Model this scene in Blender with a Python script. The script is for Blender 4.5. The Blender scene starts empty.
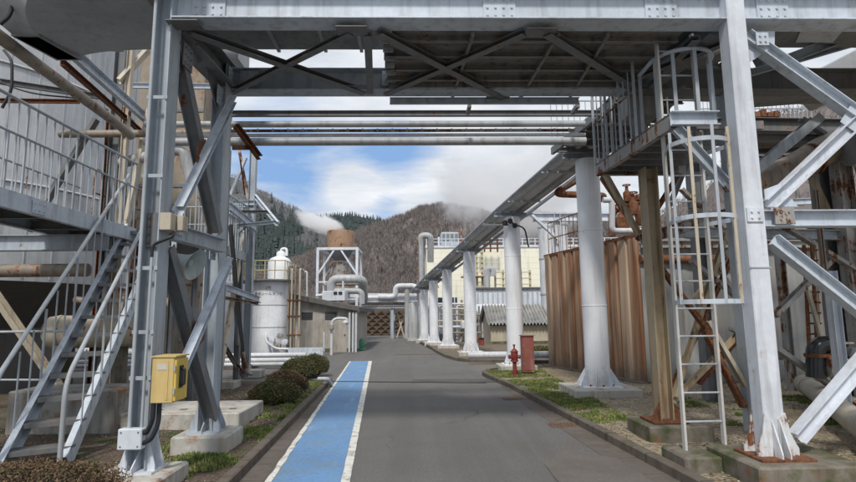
import bpy, bmesh, math, random
from mathutils import Vector, Matrix, Euler, noise
random.seed(7)
V = Vector
R = math.radians
SC = bpy.context.scene
COL = SC.collection

# ------------------------------------------------------------------ camera
F_PX = 540.0
cam_d = bpy.data.cameras.new('camera'); cam = bpy.data.objects.new('camera', cam_d); COL.objects.link(cam)
cam_d.sensor_width = 36.0; cam_d.lens = F_PX/856*36; cam_d.clip_end = 6000; cam_d.clip_start = 0.05
PITCH, YAW, ROLL = R(7.8), R(-1.35), R(0.57)
CM = Matrix.Rotation(YAW, 3, 'Z') @ Matrix.Rotation(math.pi/2+PITCH, 3, 'X') @ Matrix.Rotation(-ROLL, 3, 'Z')
cam.location = (0, 0, 1.6); cam.rotation_euler = CM.to_euler()
SC.camera = cam

def ray(px, py):
    return CM @ V(((px-428.0)/F_PX, -(py-241.0)/F_PX, -1.0))
def P(px, py, Y):                      # surveyed point: seen at (px,py) of the photo, Y metres down the road
    d = ray(px, py); t = Y/d.y
    return V((0, 0, 1.6)) + d*t
def Gd(px, py, z=0.0):                 # surveyed point on a horizontal level z
    d = ray(px, py); t = (z-1.6)/d.z
    return V((d.x*t, d.y*t, z))
def lerp(a, b, t): return a+(b-a)*t

# ------------------------------------------------------------------ mesh builder
def H_prof(h, w, tf, tw):              # flanges at +-h/2 of the second axis
    a, b, c = w/2, h/2, tw/2
    return [(-a,-b),(a,-b),(a,-b+tf),(c,-b+tf),(c,b-tf),(a,b-tf),(a,b),(-a,b),(-a,b-tf),(-c,b-tf),(-c,-b+tf),(-a,-b+tf)]
def C_prof(h, w, t):                   # channel, back on the left
    b = h/2
    return [(0,-b),(w,-b),(w,-b+t),(t,-b+t),(t,b-t),(w,b-t),(w,b),(0,b)]
def L_prof(a, b, t): return [(0,0),(a,0),(a,t),(t,t),(t,b),(0,b)]
def B_prof(w, h): return [(-w/2,-h/2),(w/2,-h/2),(w/2,h/2),(-w/2,h/2)]

class MB:
    def __init__(s): s.v = []; s.f = []
    def add(s, vs, fs):
        o = len(s.v); s.v += [V(x) for x in vs]; s.f += [tuple(i+o for i in f) for f in fs]; return s
    def ext(s, p0, p1, prof, up=(0,0,1), flip=False):
        p0, p1 = V(p0), V(p1); d = (p1-p0).normalized(); up = V(up)
        if abs(d.dot(up.normalized())) > .98: up = V((0,1,0))
        side = d.cross(up).normalized(); u = side.cross(d).normalized()
        if flip: side = -side
        n = len(prof); vs = []
        for p in (p0, p1): vs += [p+side*a+u*b for a, b in prof]
        fs = [(i, (i+1) % n, n+(i+1) % n, n+i) for i in range(n)] + [tuple(range(n))[::-1], tuple(range(n, 2*n))]
        return s.add(vs, fs)
    def bar(s, p0, p1, w, h=None, up=(0,0,1)): return s.ext(p0, p1, B_prof(w, h if h else w), up)
    def box(s, lo, hi):
        (a,b,c),(d,e,f) = lo, hi
        return s.add([(a,b,c),(d,b,c),(d,e,c),(a,e,c),(a,b,f),(d,b,f),(d,e,f),(a,e,f)],
                     [(3,2,1,0),(4,5,6,7),(0,1,5,4),(1,2,6,5),(2,3,7,6),(3,0,4,7)])
    def poly(s, pts): return s.add(pts, [tuple(range(len(pts)))])
    def prism(s, pts, d):              # polygon pushed along vector d
        n = len(pts); d = V(d); vs = [V(p) for p in pts]+[V(p)+d for p in pts]
        return s.add(vs, [tuple(range(n))[::-1], tuple(range(n, 2*n))]+[(i,(i+1) % n, n+(i+1) % n, n+i) for i in range(n)])
    def tube(s, pts, r, n=12, caps=True, close=False):
        pts = [V(p) for p in pts]; m = len(pts); rr = r if isinstance(r, (list, tuple)) else [r]*m
        t0 = (pts[1]-pts[0]).normalized()
        a = V((0,0,1)) if abs(t0.z) < .9 else V((1,0,0))
        nrm = (a-t0*a.dot(t0)).normalized(); vs = []; last = t0
        for i, p in enumerate(pts):
            if close: tin = (p-pts[i-1]).normalized(); tout = (pts[(i+1) % m]-p).normalized()
            else:
                tin = (p-pts[i-1]).normalized() if i else t0
                tout = (pts[i+1]-p).normalized() if i < m-1 else tin
            t = (tin+tout)
            t = t.normalized() if t.length > 1e-6 else tout
            q = last.rotation_difference(t); nrm = q @ nrm; last = t
            nrm = (nrm-t*nrm.dot(t)).normalized()
            k = 1/max(.35, t.dot(tout)); b = t.cross(nrm)
            for j in range(n):
                an = 2*math.pi*j/n
                off = nrm*math.cos(an)+b*math.sin(an)
                vs.append(p+off*rr[i]*(1 if k < 1.02 else 1.0*k**.5))
        fs = []
        for i in range(m if close else m-1):
            for j in range(n):
                a0, a1 = i*n+j, i*n+(j+1) % n; b0, b1 = ((i+1) % m)*n+j, ((i+1) % m)*n+(j+1) % n
                fs.append((a0, a1, b1, b0))
        if caps and not close: fs += [tuple(range(n))[::-1], tuple(range((m-1)*n, m*n))]
        return s.add(vs, fs)
    def lathe(s, prof, c, n=32, axis=(0,0,1), a0=0, a1=2*math.pi):
        c = V(c); ax = V(axis).normalized(); e = V((1,0,0)) if abs(ax.x) < .9 else V((0,0,1))
        e = (e-ax*e.dot(ax)).normalized(); g = ax.cross(e); full = abs(a1-a0-2*math.pi) < 1e-6
        k = n if full else n+1; vs = []
        for r, z in prof:
            for j in range(k):
                an = a0+(a1-a0)*j/n; vs.append(c+ax*z+(e*math.cos(an)+g*math.sin(an))*r)
        fs = []
        for i in range(len(prof)-1):
            for j in range(n if full else n):
                j2 = (j+1) % k
                fs.append((i*k+j, i*k+j2, (i+1)*k+j2, (i+1)*k+j))
        if full:
            if prof[0][0] > 1e-4: fs.append(tuple(range(k))[::-1])
            if prof[-1][0] > 1e-4: fs.append(tuple(range((len(prof)-1)*k, len(prof)*k)))
        return s.add(vs, fs)
    def disc(s, c, r, n=16, axis=(0,0,1), t=.01): return s.lathe([(r, 0), (r, t)], c, n, axis)
    def build(s, name, mat, parent=None, smooth=None, bevel=0, org=None):
        me = bpy.data.meshes.new(name)
        if parent is not None: org = ORG[parent.name]
        elif org is None:
            xs = [p.x for p in s.v]; ys = [p.y for p in s.v]; zs = [p.z for p in s.v]
            org = V(((min(xs)+max(xs))/2, (min(ys)+max(ys))/2, min(zs)))
        org = V(org)
        me.from_pydata([tuple(p-org) for p in s.v], [], s.f)
        bm = bmesh.new(); bm.from_mesh(me)
        if len(bm.faces) < 60000: bmesh.ops.recalc_face_normals(bm, faces=bm.faces)
        bm.to_mesh(me); bm.free()
        if smooth:
            me.polygons.foreach_set('use_smooth', [True]*len(me.polygons))
            me.set_sharp_from_angle(angle=R(smooth))
        me.materials.append(mat)
        o = bpy.data.objects.new(name, me); COL.objects.link(o)
        if parent is not None: o.parent = parent
        else: o.location = org
        ORG[o.name] = org
        if bevel:
            m = o.modifiers.new('bevel', 'BEVEL'); m.width = bevel; m.segments = 1; m.limit_method = 'ANGLE'; m.angle_limit = R(40)
        return o
ORG = {}
def fillet(pts, rad, n=6):             # round the corners of a polyline
    pts = [V(p) for p in pts]; out = [pts[0]]
    for i in range(1, len(pts)-1):
        a, b, c = pts[i-1], pts[i], pts[i+1]
        d1 = (a-b); d2 = (c-b); l = min(rad, d1.length*.45, d2.length*.45)
        p, q = b+d1.normalized()*l, b+d2.normalized()*l
        for k in range(n+1):
            t = k/n; out.append((1-t)**2*p+2*t*(1-t)*b+t*t*q)
    return out+[pts[-1]]

def tag(o, label=None, cat=None, group=None, kind=None):
    if label: o['label'] = label
    if cat: o['category'] = cat
    if group: o['group'] = group
    if kind: o['kind'] = kind
    return o
def thing(name, label, cat, loc, group=None):
    o = bpy.data.objects.new(name, None); COL.objects.link(o); o.location = V(loc); o.empty_display_size = .2
    ORG[o.name] = V(loc); return tag(o, label, cat, group)
def dup(root, loc, label):
    r = root.copy(); COL.objects.link(r); r.location = V(loc); r['label'] = label; ORG[r.name] = V(loc)
    for ch in list(root.children):
        c = ch.copy(); COL.objects.link(c); c.parent = r
        for g in list(ch.children):
            d = g.copy(); COL.objects.link(d); d.parent = c
    return r

# ------------------------------------------------------------------ materials
class NT:
    def __init__(s, name):
        s.m = bpy.data.materials.new(name); s.m.use_nodes = True; s.t = s.m.node_tree; s.n = s.t.nodes
        s.b = s.n['Principled BSDF']; s.geo = s.n.new('ShaderNodeNewGeometry')
    def link(s, a, b): s.t.links.new(a, b)
    def mapping(s, scale, src=None, loc=(0,0,0)):
        m = s.n.new('ShaderNodeMapping'); m.inputs['Scale'].default_value = scale; m.inputs['Location'].default_value = loc
        s.link(src or s.geo.outputs['Position'], m.inputs['Vector']); return m.outputs['Vector']
    def noise(s, scale, detail=5, rough=.55, vec=None, dist=0):
        n = s.n.new('ShaderNodeTexNoise'); n.inputs['Scale'].default_value = scale; n.inputs['Detail'].default_value = detail
        n.inputs['Roughness'].default_value = rough; n.inputs['Distortion'].default_value = dist
        s.link(vec or s.geo.outputs['Position'], n.inputs['Vector']); return n.outputs['Fac']
    def ramp(s, f, stops, ease='LINEAR'):
        r = s.n.new('ShaderNodeValToRGB'); s.link(f, r.inputs['Fac']); cr = r.color_ramp; cr.interpolation = ease
        while len(cr.elements) > 1: cr.elements.remove(cr.elements[-1])
        for i, (p, c) in enumerate(stops):
            e = cr.elements[0] if i == 0 else cr.elements.new(p)
            e.position = p; c = c if isinstance(c, (tuple, list)) else (c, c, c); e.color = (*c[:3], 1)
        return r.outputs['Color']
    def mix(s, f, a, b, mode='MIX'):
        x = s.n.new('ShaderNodeMix'); x.data_type = 'RGBA'; x.blend_type = mode
        for k, val in ((0, f), (6, a), (7, b)):
            if hasattr(val, 'is_linked') or hasattr(val, 'links'): s.link(val, x.inputs[k])
            elif k == 0: x.inputs[0].default_value = val
            else: x.inputs[k].default_value = (*val[:3], 1) if isinstance(val, (tuple, list)) else (val, val, val, 1)
        return x.outputs[2]
    def math(s, op, a, b=0.0, clamp=False):
        x = s.n.new('ShaderNodeMath'); x.operation = op; x.use_clamp = clamp
        for k, val in ((0, a), (1, b)):
            if hasattr(val, 'links'): s.link(val, x.inputs[k])
            else: x.inputs[k].default_value = val
        return x.outputs[0]
    def sep(s, v=None):
        x = s.n.new('ShaderNodeSeparateXYZ'); s.link(v or s.geo.outputs['Position'], x.inputs[0]); return x.outputs
    def bump(s, h, strength=.3, dist=.01):
        b = s.n.new('ShaderNodeBump'); b.inputs['Strength'].default_value = strength; b.inputs['Distance'].default_value = dist
        s.link(h, b.inputs['Height']); s.link(b.outputs['Normal'], s.b.inputs['Normal'])
    def done(s, col, rough=.6, metal=0.0, spec=None):
        if hasattr(col, 'links'): s.link(col, s.b.inputs['Base Color'])
        else: s.b.inputs['Base Color'].default_value = (*col, 1)
        if hasattr(rough, 'links'): s.link(rough, s.b.inputs['Roughness'])
        else: s.b.inputs['Roughness'].default_value = rough
        s.b.inputs['Metallic'].default_value = metal
        if spec is not None: s.b.inputs['Specular IOR Level'].default_value = spec
        return s.m

def steel(name, col, rust=.2, dirt=.4, rough=.5, edge=True, streak=1.0, dirtcol=(.09,.075,.06)):
    t = NT(name)
    big = t.noise(.9, 4, .6); fine = t.noise(14, 6, .65)
    c = t.mix(t.ramp(big, [(.3, 0), (.7, 1)]), tuple(x*.8 for x in col), tuple(min(1, x*1.12) for x in col))
    c = t.mix(t.ramp(fine, [(.35, .0), (.75, .35)]), c, tuple(x*.62 for x in col))
    st = t.noise(1, 5, .6, t.mapping((9, 9, .7)))
    c = t.mix(t.math('MULTIPLY', t.ramp(st, [(.5, 0), (.72, 1)]), dirt*streak, True), c, dirtcol)
    rn = t.noise(3.1, 9, .72, dist=.3); rs = t.noise(1, 6, .7, t.mapping((14, 14, 1.2), loc=(3, 5, 1)))
    rsum = t.math('ADD', t.math('MULTIPLY', rn, .65), t.math('MULTIPLY', rs, .35))
    mask = t.ramp(rsum, [(.665-.23*rust, 0), (.695-.23*rust, 1)])
    halo = t.ramp(rsum, [(.60-.23*rust, 0), (.70-.23*rust, .4)])
    if edge:
        bv = t.n.new('ShaderNodeBevel'); bv.samples = 4; bv.inputs['Radius'].default_value = .015
        dp = t.n.new('ShaderNodeVectorMath'); dp.operation = 'DOT_PRODUCT'
        t.link(bv.outputs[0], dp.inputs[0]); t.link(t.geo.outputs['Normal'], dp.inputs[1])
        ed = t.math('MULTIPLY', t.math('SUBTRACT', 1.0, dp.outputs['Value']), 3.0, True)
        em = t.math('MULTIPLY', ed, t.ramp(t.noise(5, 7, .7), [(.64-.2*rust, 0), (.70-.2*rust, 1)]), True)
        mask = t.math('MAXIMUM', mask, em)
    rc = t.ramp(t.noise(22, 6, .7), [(.3, (.045,.018,.010)), (.5, (.14,.052,.022)), (.72, (.30,.13,.05))])
    c = t.mix(halo, c, (.36,.22,.12)); c = t.mix(mask, c, rc)
    t.bump(t.math('ADD', t.math('MULTIPLY', mask, .5), t.math('MULTIPLY', fine, .3)), .35, .006)
    return t.done(c, t.ramp(t.math('ADD', mask, t.math('MULTIPLY', fine, .2)), [(0, rough), (1, .92)]))

def concrete(name, a=(.26,.25,.23), stain=(.10,.09,.07), rust=0.0, moss=0.0, scale=1.0, light=(.5,.49,.46), joint=0):
    t = NT(name)
    c = t.mix(t.ramp(t.noise(1.6*scale, 7, .65), [(.3, 0), (.7, 1)]), tuple(x*.72 for x in a), a)
    c = t.mix(t.ramp(t.noise(9*scale, 6, .7), [(.55, 0), (.8, .5)]), c, light)
    st = t.noise(1, 6, .65, t.mapping((6*scale, 6*scale, .8)))
    c = t.mix(t.ramp(st, [(.48, 0), (.7, .75)]), c, stain)
    if moss: c = t.mix(t.ramp(t.noise(2.2, 6, .7), [(.62-.3*moss, 0), (.75-.3*moss, .8)]), c, (.06,.075,.025))
    if rust: c = t.mix(t.ramp(t.noise(2.6, 6, .65), [(.62-.25*rust, 0), (.72-.25*rust, .8)]), c, (.24,.10,.045))
    if joint:
        fr = t.math('FRACT', t.math('DIVIDE', t.math('ADD', t.sep()[1], 40.0), joint)); c = t.mix(t.ramp(fr, [(0, 1), (.022, 0)], 'CONSTANT'), c, (.07,.06,.052))
        wn = t.n.new('ShaderNodeTexWhiteNoise'); wn.noise_dimensions = '1D'; t.link(t.math('FLOOR', t.math('DIVIDE', t.math('ADD', t.sep()[1], 40.0), joint)), wn.inputs['W'])
        c = t.mix(t.math('MULTIPLY', wn.outputs['Value'], .18), c, (.09,.075,.06))
    f = t.noise(45*scale, 4, .7); t.bump(f, .4, .006)
    return t.done(c, .93, spec=.2)
def plain(name, col, rough=.6, var=.25, scale=6, metal=0.0):
    t = NT(name); n = t.noise(scale, 6, .65)
    c = t.mix(t.ramp(n, [(.3, 0), (.72, 1)]), tuple(x*(1-var) for x in col), tuple(min(1, x*(1+var*.5)) for x in col))
    return t.done(c, rough, metal)
# ------------------------------------------------------------------ material library
M = {}
M['paint'] = steel('grey_blue_paint', (.41,.46,.51), rust=.20, dirt=.5)
M['paint_light'] = steel('pale_blue_paint', (.55,.61,.68), rust=.18, dirt=.42)
M['paint_dark'] = steel('weathered_grey_paint', (.17,.185,.20), rust=.35, dirt=.6)
M['paint_worn'] = steel('worn_paint', (.33,.34,.34), rust=.62, dirt=.6)
M['beam_under'] = steel('dark_beam_paint', (.17,.175,.18), rust=.3, dirt=.7)  # darker grey beam paint with dirt streaks and some rust
M['cream_rust'] = steel('cream_rusty_paint', (.52,.46,.36), rust=.38, dirt=.6)
M['ochre'] = steel('yellowed_paint', (.40,.325,.215), rust=.32, dirt=1.0, dirtcol=(.17,.09,.04))
M['white'] = steel('white_paint', (.84,.86,.90), rust=.02, dirt=.14, edge=False)
M['white_steel'] = steel('white_steel_paint', (.66,.70,.76), rust=.2, dirt=.35)
M['rust'] = steel('bare_rust', (.22,.12,.07), rust=1.4, dirt=.5, edge=False)
M['rail'] = steel('galvanised_rail', (.42,.46,.50), rust=.22, dirt=.3, edge=False)
M['rail_rust'] = steel('rusty_rail', (.34,.31,.27), rust=.8, dirt=.5, edge=False)
M['rail_yellow'] = steel('faded_yellow_rail', (.50,.46,.28), rust=.4, dirt=.35, edge=False)
M['pipe'] = steel('lagged_pipe', (.42,.43,.44), rust=.25, dirt=.5, edge=False, rough=.42)
M['pipe_white'] = steel('white_pipe', (.62,.64,.66), rust=.12, dirt=.3, edge=False, rough=.45)
M['pipe_brown'] = steel('brown_stained_pipe', (.27,.225,.18), rust=.48, dirt=.9, edge=False)
M['pipe_red'] = steel('rust_red_pipe', (.20,.065,.035), rust=.9, dirt=.4, edge=False)
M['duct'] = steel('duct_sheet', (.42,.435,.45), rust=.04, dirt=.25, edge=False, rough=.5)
M['duct_dark'] = steel('duct_underside', (.25,.25,.245), rust=.2, dirt=.6, edge=False)  # darker grey than the duct sheet, with dirt streaks
M['rusty_deck'] = steel('grimy_deck', (.20,.195,.185), rust=.36, dirt=.9, edge=False, dirtcol=(.06,.05,.042))
M['tank_grey'] = steel('tank_wall_grey', (.52,.54,.56), rust=.05, dirt=.4, edge=False, streak=1.0, dirtcol=(.13,.13,.125))
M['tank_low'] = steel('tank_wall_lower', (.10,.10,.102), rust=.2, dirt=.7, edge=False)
M['horn'] = steel('horn_paint', (.36,.42,.41), rust=.3, dirt=.4, edge=False)
M['yellow'] = steel('yellow_box_paint', (.66,.49,.20), rust=.16, dirt=.3, edge=False, dirtcol=(.25,.16,.06))
M['yellow_bright'] = steel('yellow_panel_paint', (.70,.49,.09), rust=.10, dirt=.15, edge=False)
M['red'] = steel('red_paint', (.20,.028,.022), rust=.45, dirt=.3, edge=False)
M['red_faded'] = steel('faded_red_board', (.27,.085,.065), rust=.3, dirt=.9, edge=False, dirtcol=(.50,.38,.34))
M['concrete'] = concrete('plinth_concrete', (.22,.195,.165), stain=(.10,.075,.05), rust=.12, moss=.55, light=(.33,.31,.27))
M['concrete_white'] = concrete('painted_plinth', (.54,.525,.48), stain=(.24,.20,.15), rust=.18, moss=.12, light=(.74,.73,.70))
M['road_joint'] = plain('joint_tar', (.045,.043,.04), .9)
M['concrete_slab'] = concrete('slab_concrete', (.33,.32,.30), rust=.2, moss=.25)
M['kerb'] = concrete('kerb_concrete', (.17,.145,.12), stain=(.07,.058,.045), moss=.2, light=(.26,.25,.22), joint=1.0)
M['gutter'] = concrete('gutter_concrete', (.165,.142,.125), stain=(.10,.085,.075), moss=.0, light=(.25,.225,.20), joint=.6)
M['stucco'] = concrete('stucco_wall', (.47,.44,.395), stain=(.20,.18,.15), scale=.6, light=(.50,.48,.44))
M['black'] = plain('black_rubber', (.018,.018,.02), .5)
M['dark'] = plain('dark_opening', (.02,.022,.024), .6)
M['glass'] = plain('window_glass', (.03,.035,.04), .12)
M['roof_dark'] = concrete('roof_sheet', (.15,.145,.14), scale=.8, light=(.24,.23,.22))

# rust-streaked tank wall: vertical runs of orange over pale sheet, greyer to the right
t = NT('rust_streaked_wall')
xs = t.sep()
u = t.mapping((1,1,1))
run1 = t.noise(1, 4, .55, t.mapping((2.6, 2.6, .12)))
run2 = t.noise(1, 6, .65, t.mapping((8, 8, .25), loc=(4,1,0)))
run3 = t.noise(1, 5, .6, t.mapping((3.2, 3.2, .35), loc=(9,2,7)))
c = t.mix(t.ramp(run1, [(.38, 0), (.55, 1)]), (.48,.37,.27), (.31,.165,.095))
c = t.mix(t.ramp(run2, [(.48, 0), (.66, .9)]), c, (.16,.070,.038))
c = t.mix(t.ramp(run3, [(.56, 0), (.68, .7)]), c, (.46,.40,.32))
gr = t.mix(t.ramp(run2, [(.4, 0), (.75, .7)]), (.32,.325,.315), (.17,.165,.155))
gr = t.mix(t.ramp(run1, [(.62, 0), (.72, .6)]), gr, (.26,.15,.08))
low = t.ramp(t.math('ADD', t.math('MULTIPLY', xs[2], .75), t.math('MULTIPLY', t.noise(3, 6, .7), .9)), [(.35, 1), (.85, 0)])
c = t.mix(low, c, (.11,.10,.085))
t.bump(run2, .3, .01); M['rust_wall'] = t.done(c, .85, spec=.2)

# asphalt
t = NT('asphalt')
c = t.mix(t.ramp(t.noise(.35, 6, .6), [(.3, 0), (.7, 1)]), (.118,.114,.110), (.160,.155,.149))
c = t.mix(t.ramp(t.noise(1, 5, .6, t.mapping((1.4, .12, 1))), [(.45, 0), (.75, .5)]), c, (.145,.14,.135))
c = t.mix(t.ramp(t.noise(160, 3, .8), [(.42, 0), (.75, .65)]), c, (.26,.25,.24))
c = t.mix(t.ramp(t.noise(230, 2, .7), [(.3, .6), (.5, 0)]), c, (.03,.03,.03))
vo = t.n.new('ShaderNodeTexVoronoi'); vo.feature = 'DISTANCE_TO_EDGE'; vo.inputs['Scale'].default_value = .33
wv = t.n.new('ShaderNodeVectorMath'); wv.operation = 'ADD'
nv = t.n.new('ShaderNodeTexNoise'); nv.inputs['Scale'].default_value = 1.6; nv.inputs['Detail'].default_value = 6
t.link(t.geo.outputs['Position'], nv.inputs['Vector']); t.link(t.geo.outputs['Position'], wv.inputs[0]); t.link(nv.outputs['Color'], wv.inputs[1])
t.link(wv.outputs[0], vo.inputs['Vector'])
c = t.mix(t.math('MULTIPLY', t.ramp(vo.outputs['Distance'], [(.0, 1), (.006, 0)]), t.ramp(t.noise(.5, 3), [(.5, 0), (.6, .7)])), c, (.04,.038,.036))
c = t.mix(t.ramp(t.noise(.9, 7, .7), [(.62, 0), (.72, .35)]), c, (.055,.053,.052))
c = t.mix(t.ramp(t.noise(1, 4, .6, t.mapping((1.1, 1.1, 1), loc=(5, 2, 0))), [(.5, 0), (.62, .35)]), c, (.125,.108,.094))
c = t.mix(t.ramp(t.noise(28, 7, .9), [(.47, 0), (.60, .55)]), c, (.17,.165,.16))
c = t.mix(t.ramp(t.noise(36, 6, .85, t.mapping((1,1,1), loc=(3,3,3))), [(.50, 0), (.62, .6)]), c, (.055,.052,.05))
XX, YY, _z = t.sep()
dR = t.math('SUBTRACT', t.math('ADD', 2.93, t.math('MULTIPLY', t.math('SUBTRACT', YY, 5.2), -.075)), XX)
e_ = t.math('ADD', dR, t.math('MULTIPLY', t.noise(2.2, 7, .75), .9))
c = t.mix(t.ramp(e_, [(.45, .75), (1.15, 0)]), c, (.19,.165,.135))
wr = t.noise(1, 5, .6, t.mapping((2.2, .10, 1), loc=(8, 0, 0)))
c = t.mix(t.ramp(wr, [(.42, .2), (.55, 0)]), c, (.075,.072,.07))
t.bump(t.noise(90, 5, .85), .7, .006); M['asphalt'] = t.done(c, .9, spec=.3)

# blue walkway paint and its worn white lines
t = NT('blue_lane_paint')
c = t.mix(t.ramp(t.noise(.7, 6, .6), [(.3, 0), (.7, 1)]), (.092,.215,.43), (.145,.295,.53))
c = t.mix(t.ramp(t.noise(2.3, 7, .7), [(.46, 0), (.68, .7)]), c, (.18,.28,.35))
c = t.mix(t.ramp(t.noise(1, 7, .75, t.mapping((3.5, .8, 1))), [(.56, 0), (.66, .6)]), c, (.27,.42,.60))
c = t.mix(t.ramp(t.noise(14, 9, .85), [(.52, 0), (.60, .7)]), c, (.13,.17,.21))
c = t.mix(t.ramp(t.noise(1.1, 8, .8, t.mapping((1,1,1), loc=(4,9,1))), [(.50, 0), (.60, .55)]), c, (.15,.20,.24))
c = t.mix(t.ramp(t.noise(60, 6, .85), [(.50, 0), (.60, .5)]), c, (.25,.40,.60))
c = t.mix(t.ramp(t.noise(120, 4, .8), [(.60, 0), (.72, .55)]), c, (.11,.13,.16))
t.bump(t.noise(170, 3, .8), .4, .003); M['blue'] = t.done(c, .75, spec=.3)
t = NT('white_line_paint')
c = t.mix(t.ramp(t.noise(7, 8, .75), [(.50, 0), (.60, .85)]), (.66,.65,.60), (.30,.28,.26))
c = t.mix(t.ramp(t.noise(90, 4, .8), [(.6, 0), (.7, .6)]), c, (.2,.19,.18))
M['line'] = t.done(c, .8)

# soils
def soil(name, a, b, st, gravel=.5, moss=0):
    t = NT(name)
    c = t.mix(t.ramp(t.noise(1.1, 7, .65), [(.35, 0), (.65, 1)]), a, b)
    v = t.n.new('ShaderNodeTexVoronoi'); v.inputs['Scale'].default_value = 38
    t.link(t.geo.outputs['Position'], v.inputs['Vector'])
    sp = t.sep(v.outputs['Color'])
    c = t.mix(t.ramp(sp[0], [(.25, 0), (.95, gravel)]), c, st)
    c = t.mix(t.ramp(sp[1], [(.6, 0), (1, .7)]), c, (.05,.04,.03))
    if moss: c = t.mix(t.ramp(t.math('ADD', t.math('MULTIPLY', t.noise(1.7, 6, .7), .7), t.math('MULTIPLY', t.noise(20, 5, .8), .3)), [(.50-moss, 0), (.58-moss, .85)]), c, t.ramp(t.noise(30, 5, .8), [(.35, (.035,.05,.018)), (.65, (.10,.13,.045))]))
    t.bump(t.math('ADD', v.outputs['Distance'], t.noise(60, 5, .7)), .8, .02)
    return t.done(c, .95, spec=.15)
M['soil'] = soil('bare_soil', (.13,.10,.075), (.20,.165,.125), (.34,.30,.25))
M['gravel'] = soil('sandy_gravel', (.18,.145,.10), (.37,.30,.20), (.50,.44,.34), .7, -.06)
M['brown_soil'] = soil('brown_soil', (.095,.07,.055), (.15,.115,.09), (.26,.21,.17), .4, .001)
M['ground'] = soil('yard_ground', (.13,.125,.115), (.18,.17,.155), (.28,.26,.24), .5)

def leafmat(name, cols, rough=.7, scale=3.0):
    t = NT(name)
    oi = t.noise(scale, 3, .6); rp = t.n.new('ShaderNodeTexWhiteNoise'); rp.noise_dimensions = '3D'
    sn = t.n.new('ShaderNodeVectorMath'); sn.operation = 'SNAP'; sn.inputs[1].default_value = (.04,.04,.04)
    t.link(t.geo.outputs['Position'], sn.inputs[0]); t.link(sn.outputs[0], rp.inputs['Vector'])
    f = t.math('ADD', t.math('MULTIPLY', oi, .7), t.math('MULTIPLY', rp.outputs['Value'], .4))
    n = len(cols); c = t.ramp(f, [(.28+.5*i/(n-1), cols[i]) for i in range(n)])
    return t.done(c, rough, spec=.25)
M['grass'] = leafmat('grass_blades', [(.065,.095,.025), (.12,.17,.042), (.19,.23,.07), (.32,.29,.13)])
M['azalea'] = leafmat('clipped_azalea', [(.055,.050,.026), (.10,.080,.042), (.155,.10,.058), (.21,.13,.08)], scale=2.2)
M['azalea_green'] = leafmat('green_shrub', [(.035,.050,.018), (.07,.095,.034), (.115,.13,.05), (.15,.13,.06), (.19,.13,.075)], scale=5)

# ------------------------------------------------------------------ world: thin bright cloud with blue breaks
w = bpy.data.worlds.new('World'); SC.world = w; w.use_nodes = True
nt = w.node_tree; N = nt.nodes; L = nt.links; bg = N['Background']
sky = N.new('ShaderNodeTexSky'); sky.sky_type = 'NISHITA'; sky.sun_disc = False
SUN_EL, SUN_AZ = R(50), R(192)        # azimuth clockwise from +Y: behind the camera, a little to the left
sky.sun_elevation = SUN_EL; sky.sun_rotation = SUN_AZ; sky.air_density = 1.0; sky.dust_density = .6
tc = N.new('ShaderNodeTexCoord'); sp = N.new('ShaderNodeSeparateXYZ'); L.new(tc.outputs['Generated'], sp.inputs[0])
def wm(op, a, b=0.0, clamp=False):
    x = N.new('ShaderNodeMath'); x.operation = op; x.use_clamp = clamp
    for k, val in ((0, a), (1, b)):
        if hasattr(val, 'links'): L.new(val, x.inputs[k])
        else: x.inputs[k].default_value = val
    return x.outputs[0]
zz = wm('ADD', wm('MAXIMUM', sp.outputs[2], 0), .22)
cv = N.new('ShaderNodeCombineXYZ'); L.new(wm('DIVIDE', sp.outputs[0], zz), cv.inputs[0]); L.new(wm('DIVIDE', sp.outputs[1], zz), cv.inputs[1])
def wnoise(scale, detail, rough, loc, sc=(1,1,1), dist=0):
    mp = N.new('ShaderNodeMapping'); mp.inputs['Location'].default_value = loc; mp.inputs['Scale'].default_value = sc
    L.new(cv.outputs[0], mp.inputs['Vector']); n = N.new('ShaderNodeTexNoise'); n.inputs['Scale'].default_value = scale
    n.inputs['Detail'].default_value = detail; n.inputs['Roughness'].default_value = rough; n.inputs['Distortion'].default_value = dist
    L.new(mp.outputs[0], n.inputs['Vector']); return n.outputs['Fac']
def wramp(f, stops):
    r = N.new('ShaderNodeValToRGB'); L.new(f, r.inputs[0]); cr = r.color_ramp
    while len(cr.elements) > 1: cr.elements.remove(cr.elements[-1])
    for i, (p, c) in enumerate(stops):
        e = cr.elements[0] if i == 0 else cr.elements.new(p)
        e.position = p; c = c if isinstance(c, tuple) else (c,c,c); e.color = (*c, 1)
    return r.outputs[0]
def wmix(f, a, b):
    x = N.new('ShaderNodeMix'); x.data_type = 'RGBA'
    for k, val in ((0, f), (6, a), (7, b)):
        if hasattr(val, 'links'): L.new(val, x.inputs[k])
        elif k == 0: x.inputs[0].default_value = val
        else: x.inputs[k].default_value = (*val, 1)
    return x.outputs[2]
def lobe(px, py, tight, amp):          # a real opening / bank in the cloud deck around one direction of the sky
    d = ray(px, py).normalized(); vm = N.new('ShaderNodeVectorMath'); vm.operation = 'DOT_PRODUCT'
    L.new(tc.outputs['Generated'], vm.inputs[0]); vm.inputs[1].default_value = d
    return wm('MULTIPLY', wm('POWER', wm('MAXIMUM', vm.outputs['Value'], 0), tight), amp)
cl = wnoise(1.5, 9, .58, (2.3, .4, 1.1), (1, 1.7, 1), .3)
f = wm('ADD', cl, .16)
f = wm('SUBTRACT', f, lobe(285, 166, 160, .34))
f = wm('SUBTRACT', f, lobe(395, 150, 300, .30))
f = wm('SUBTRACT', f, lobe(385, 211, 1800, .24))
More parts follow.
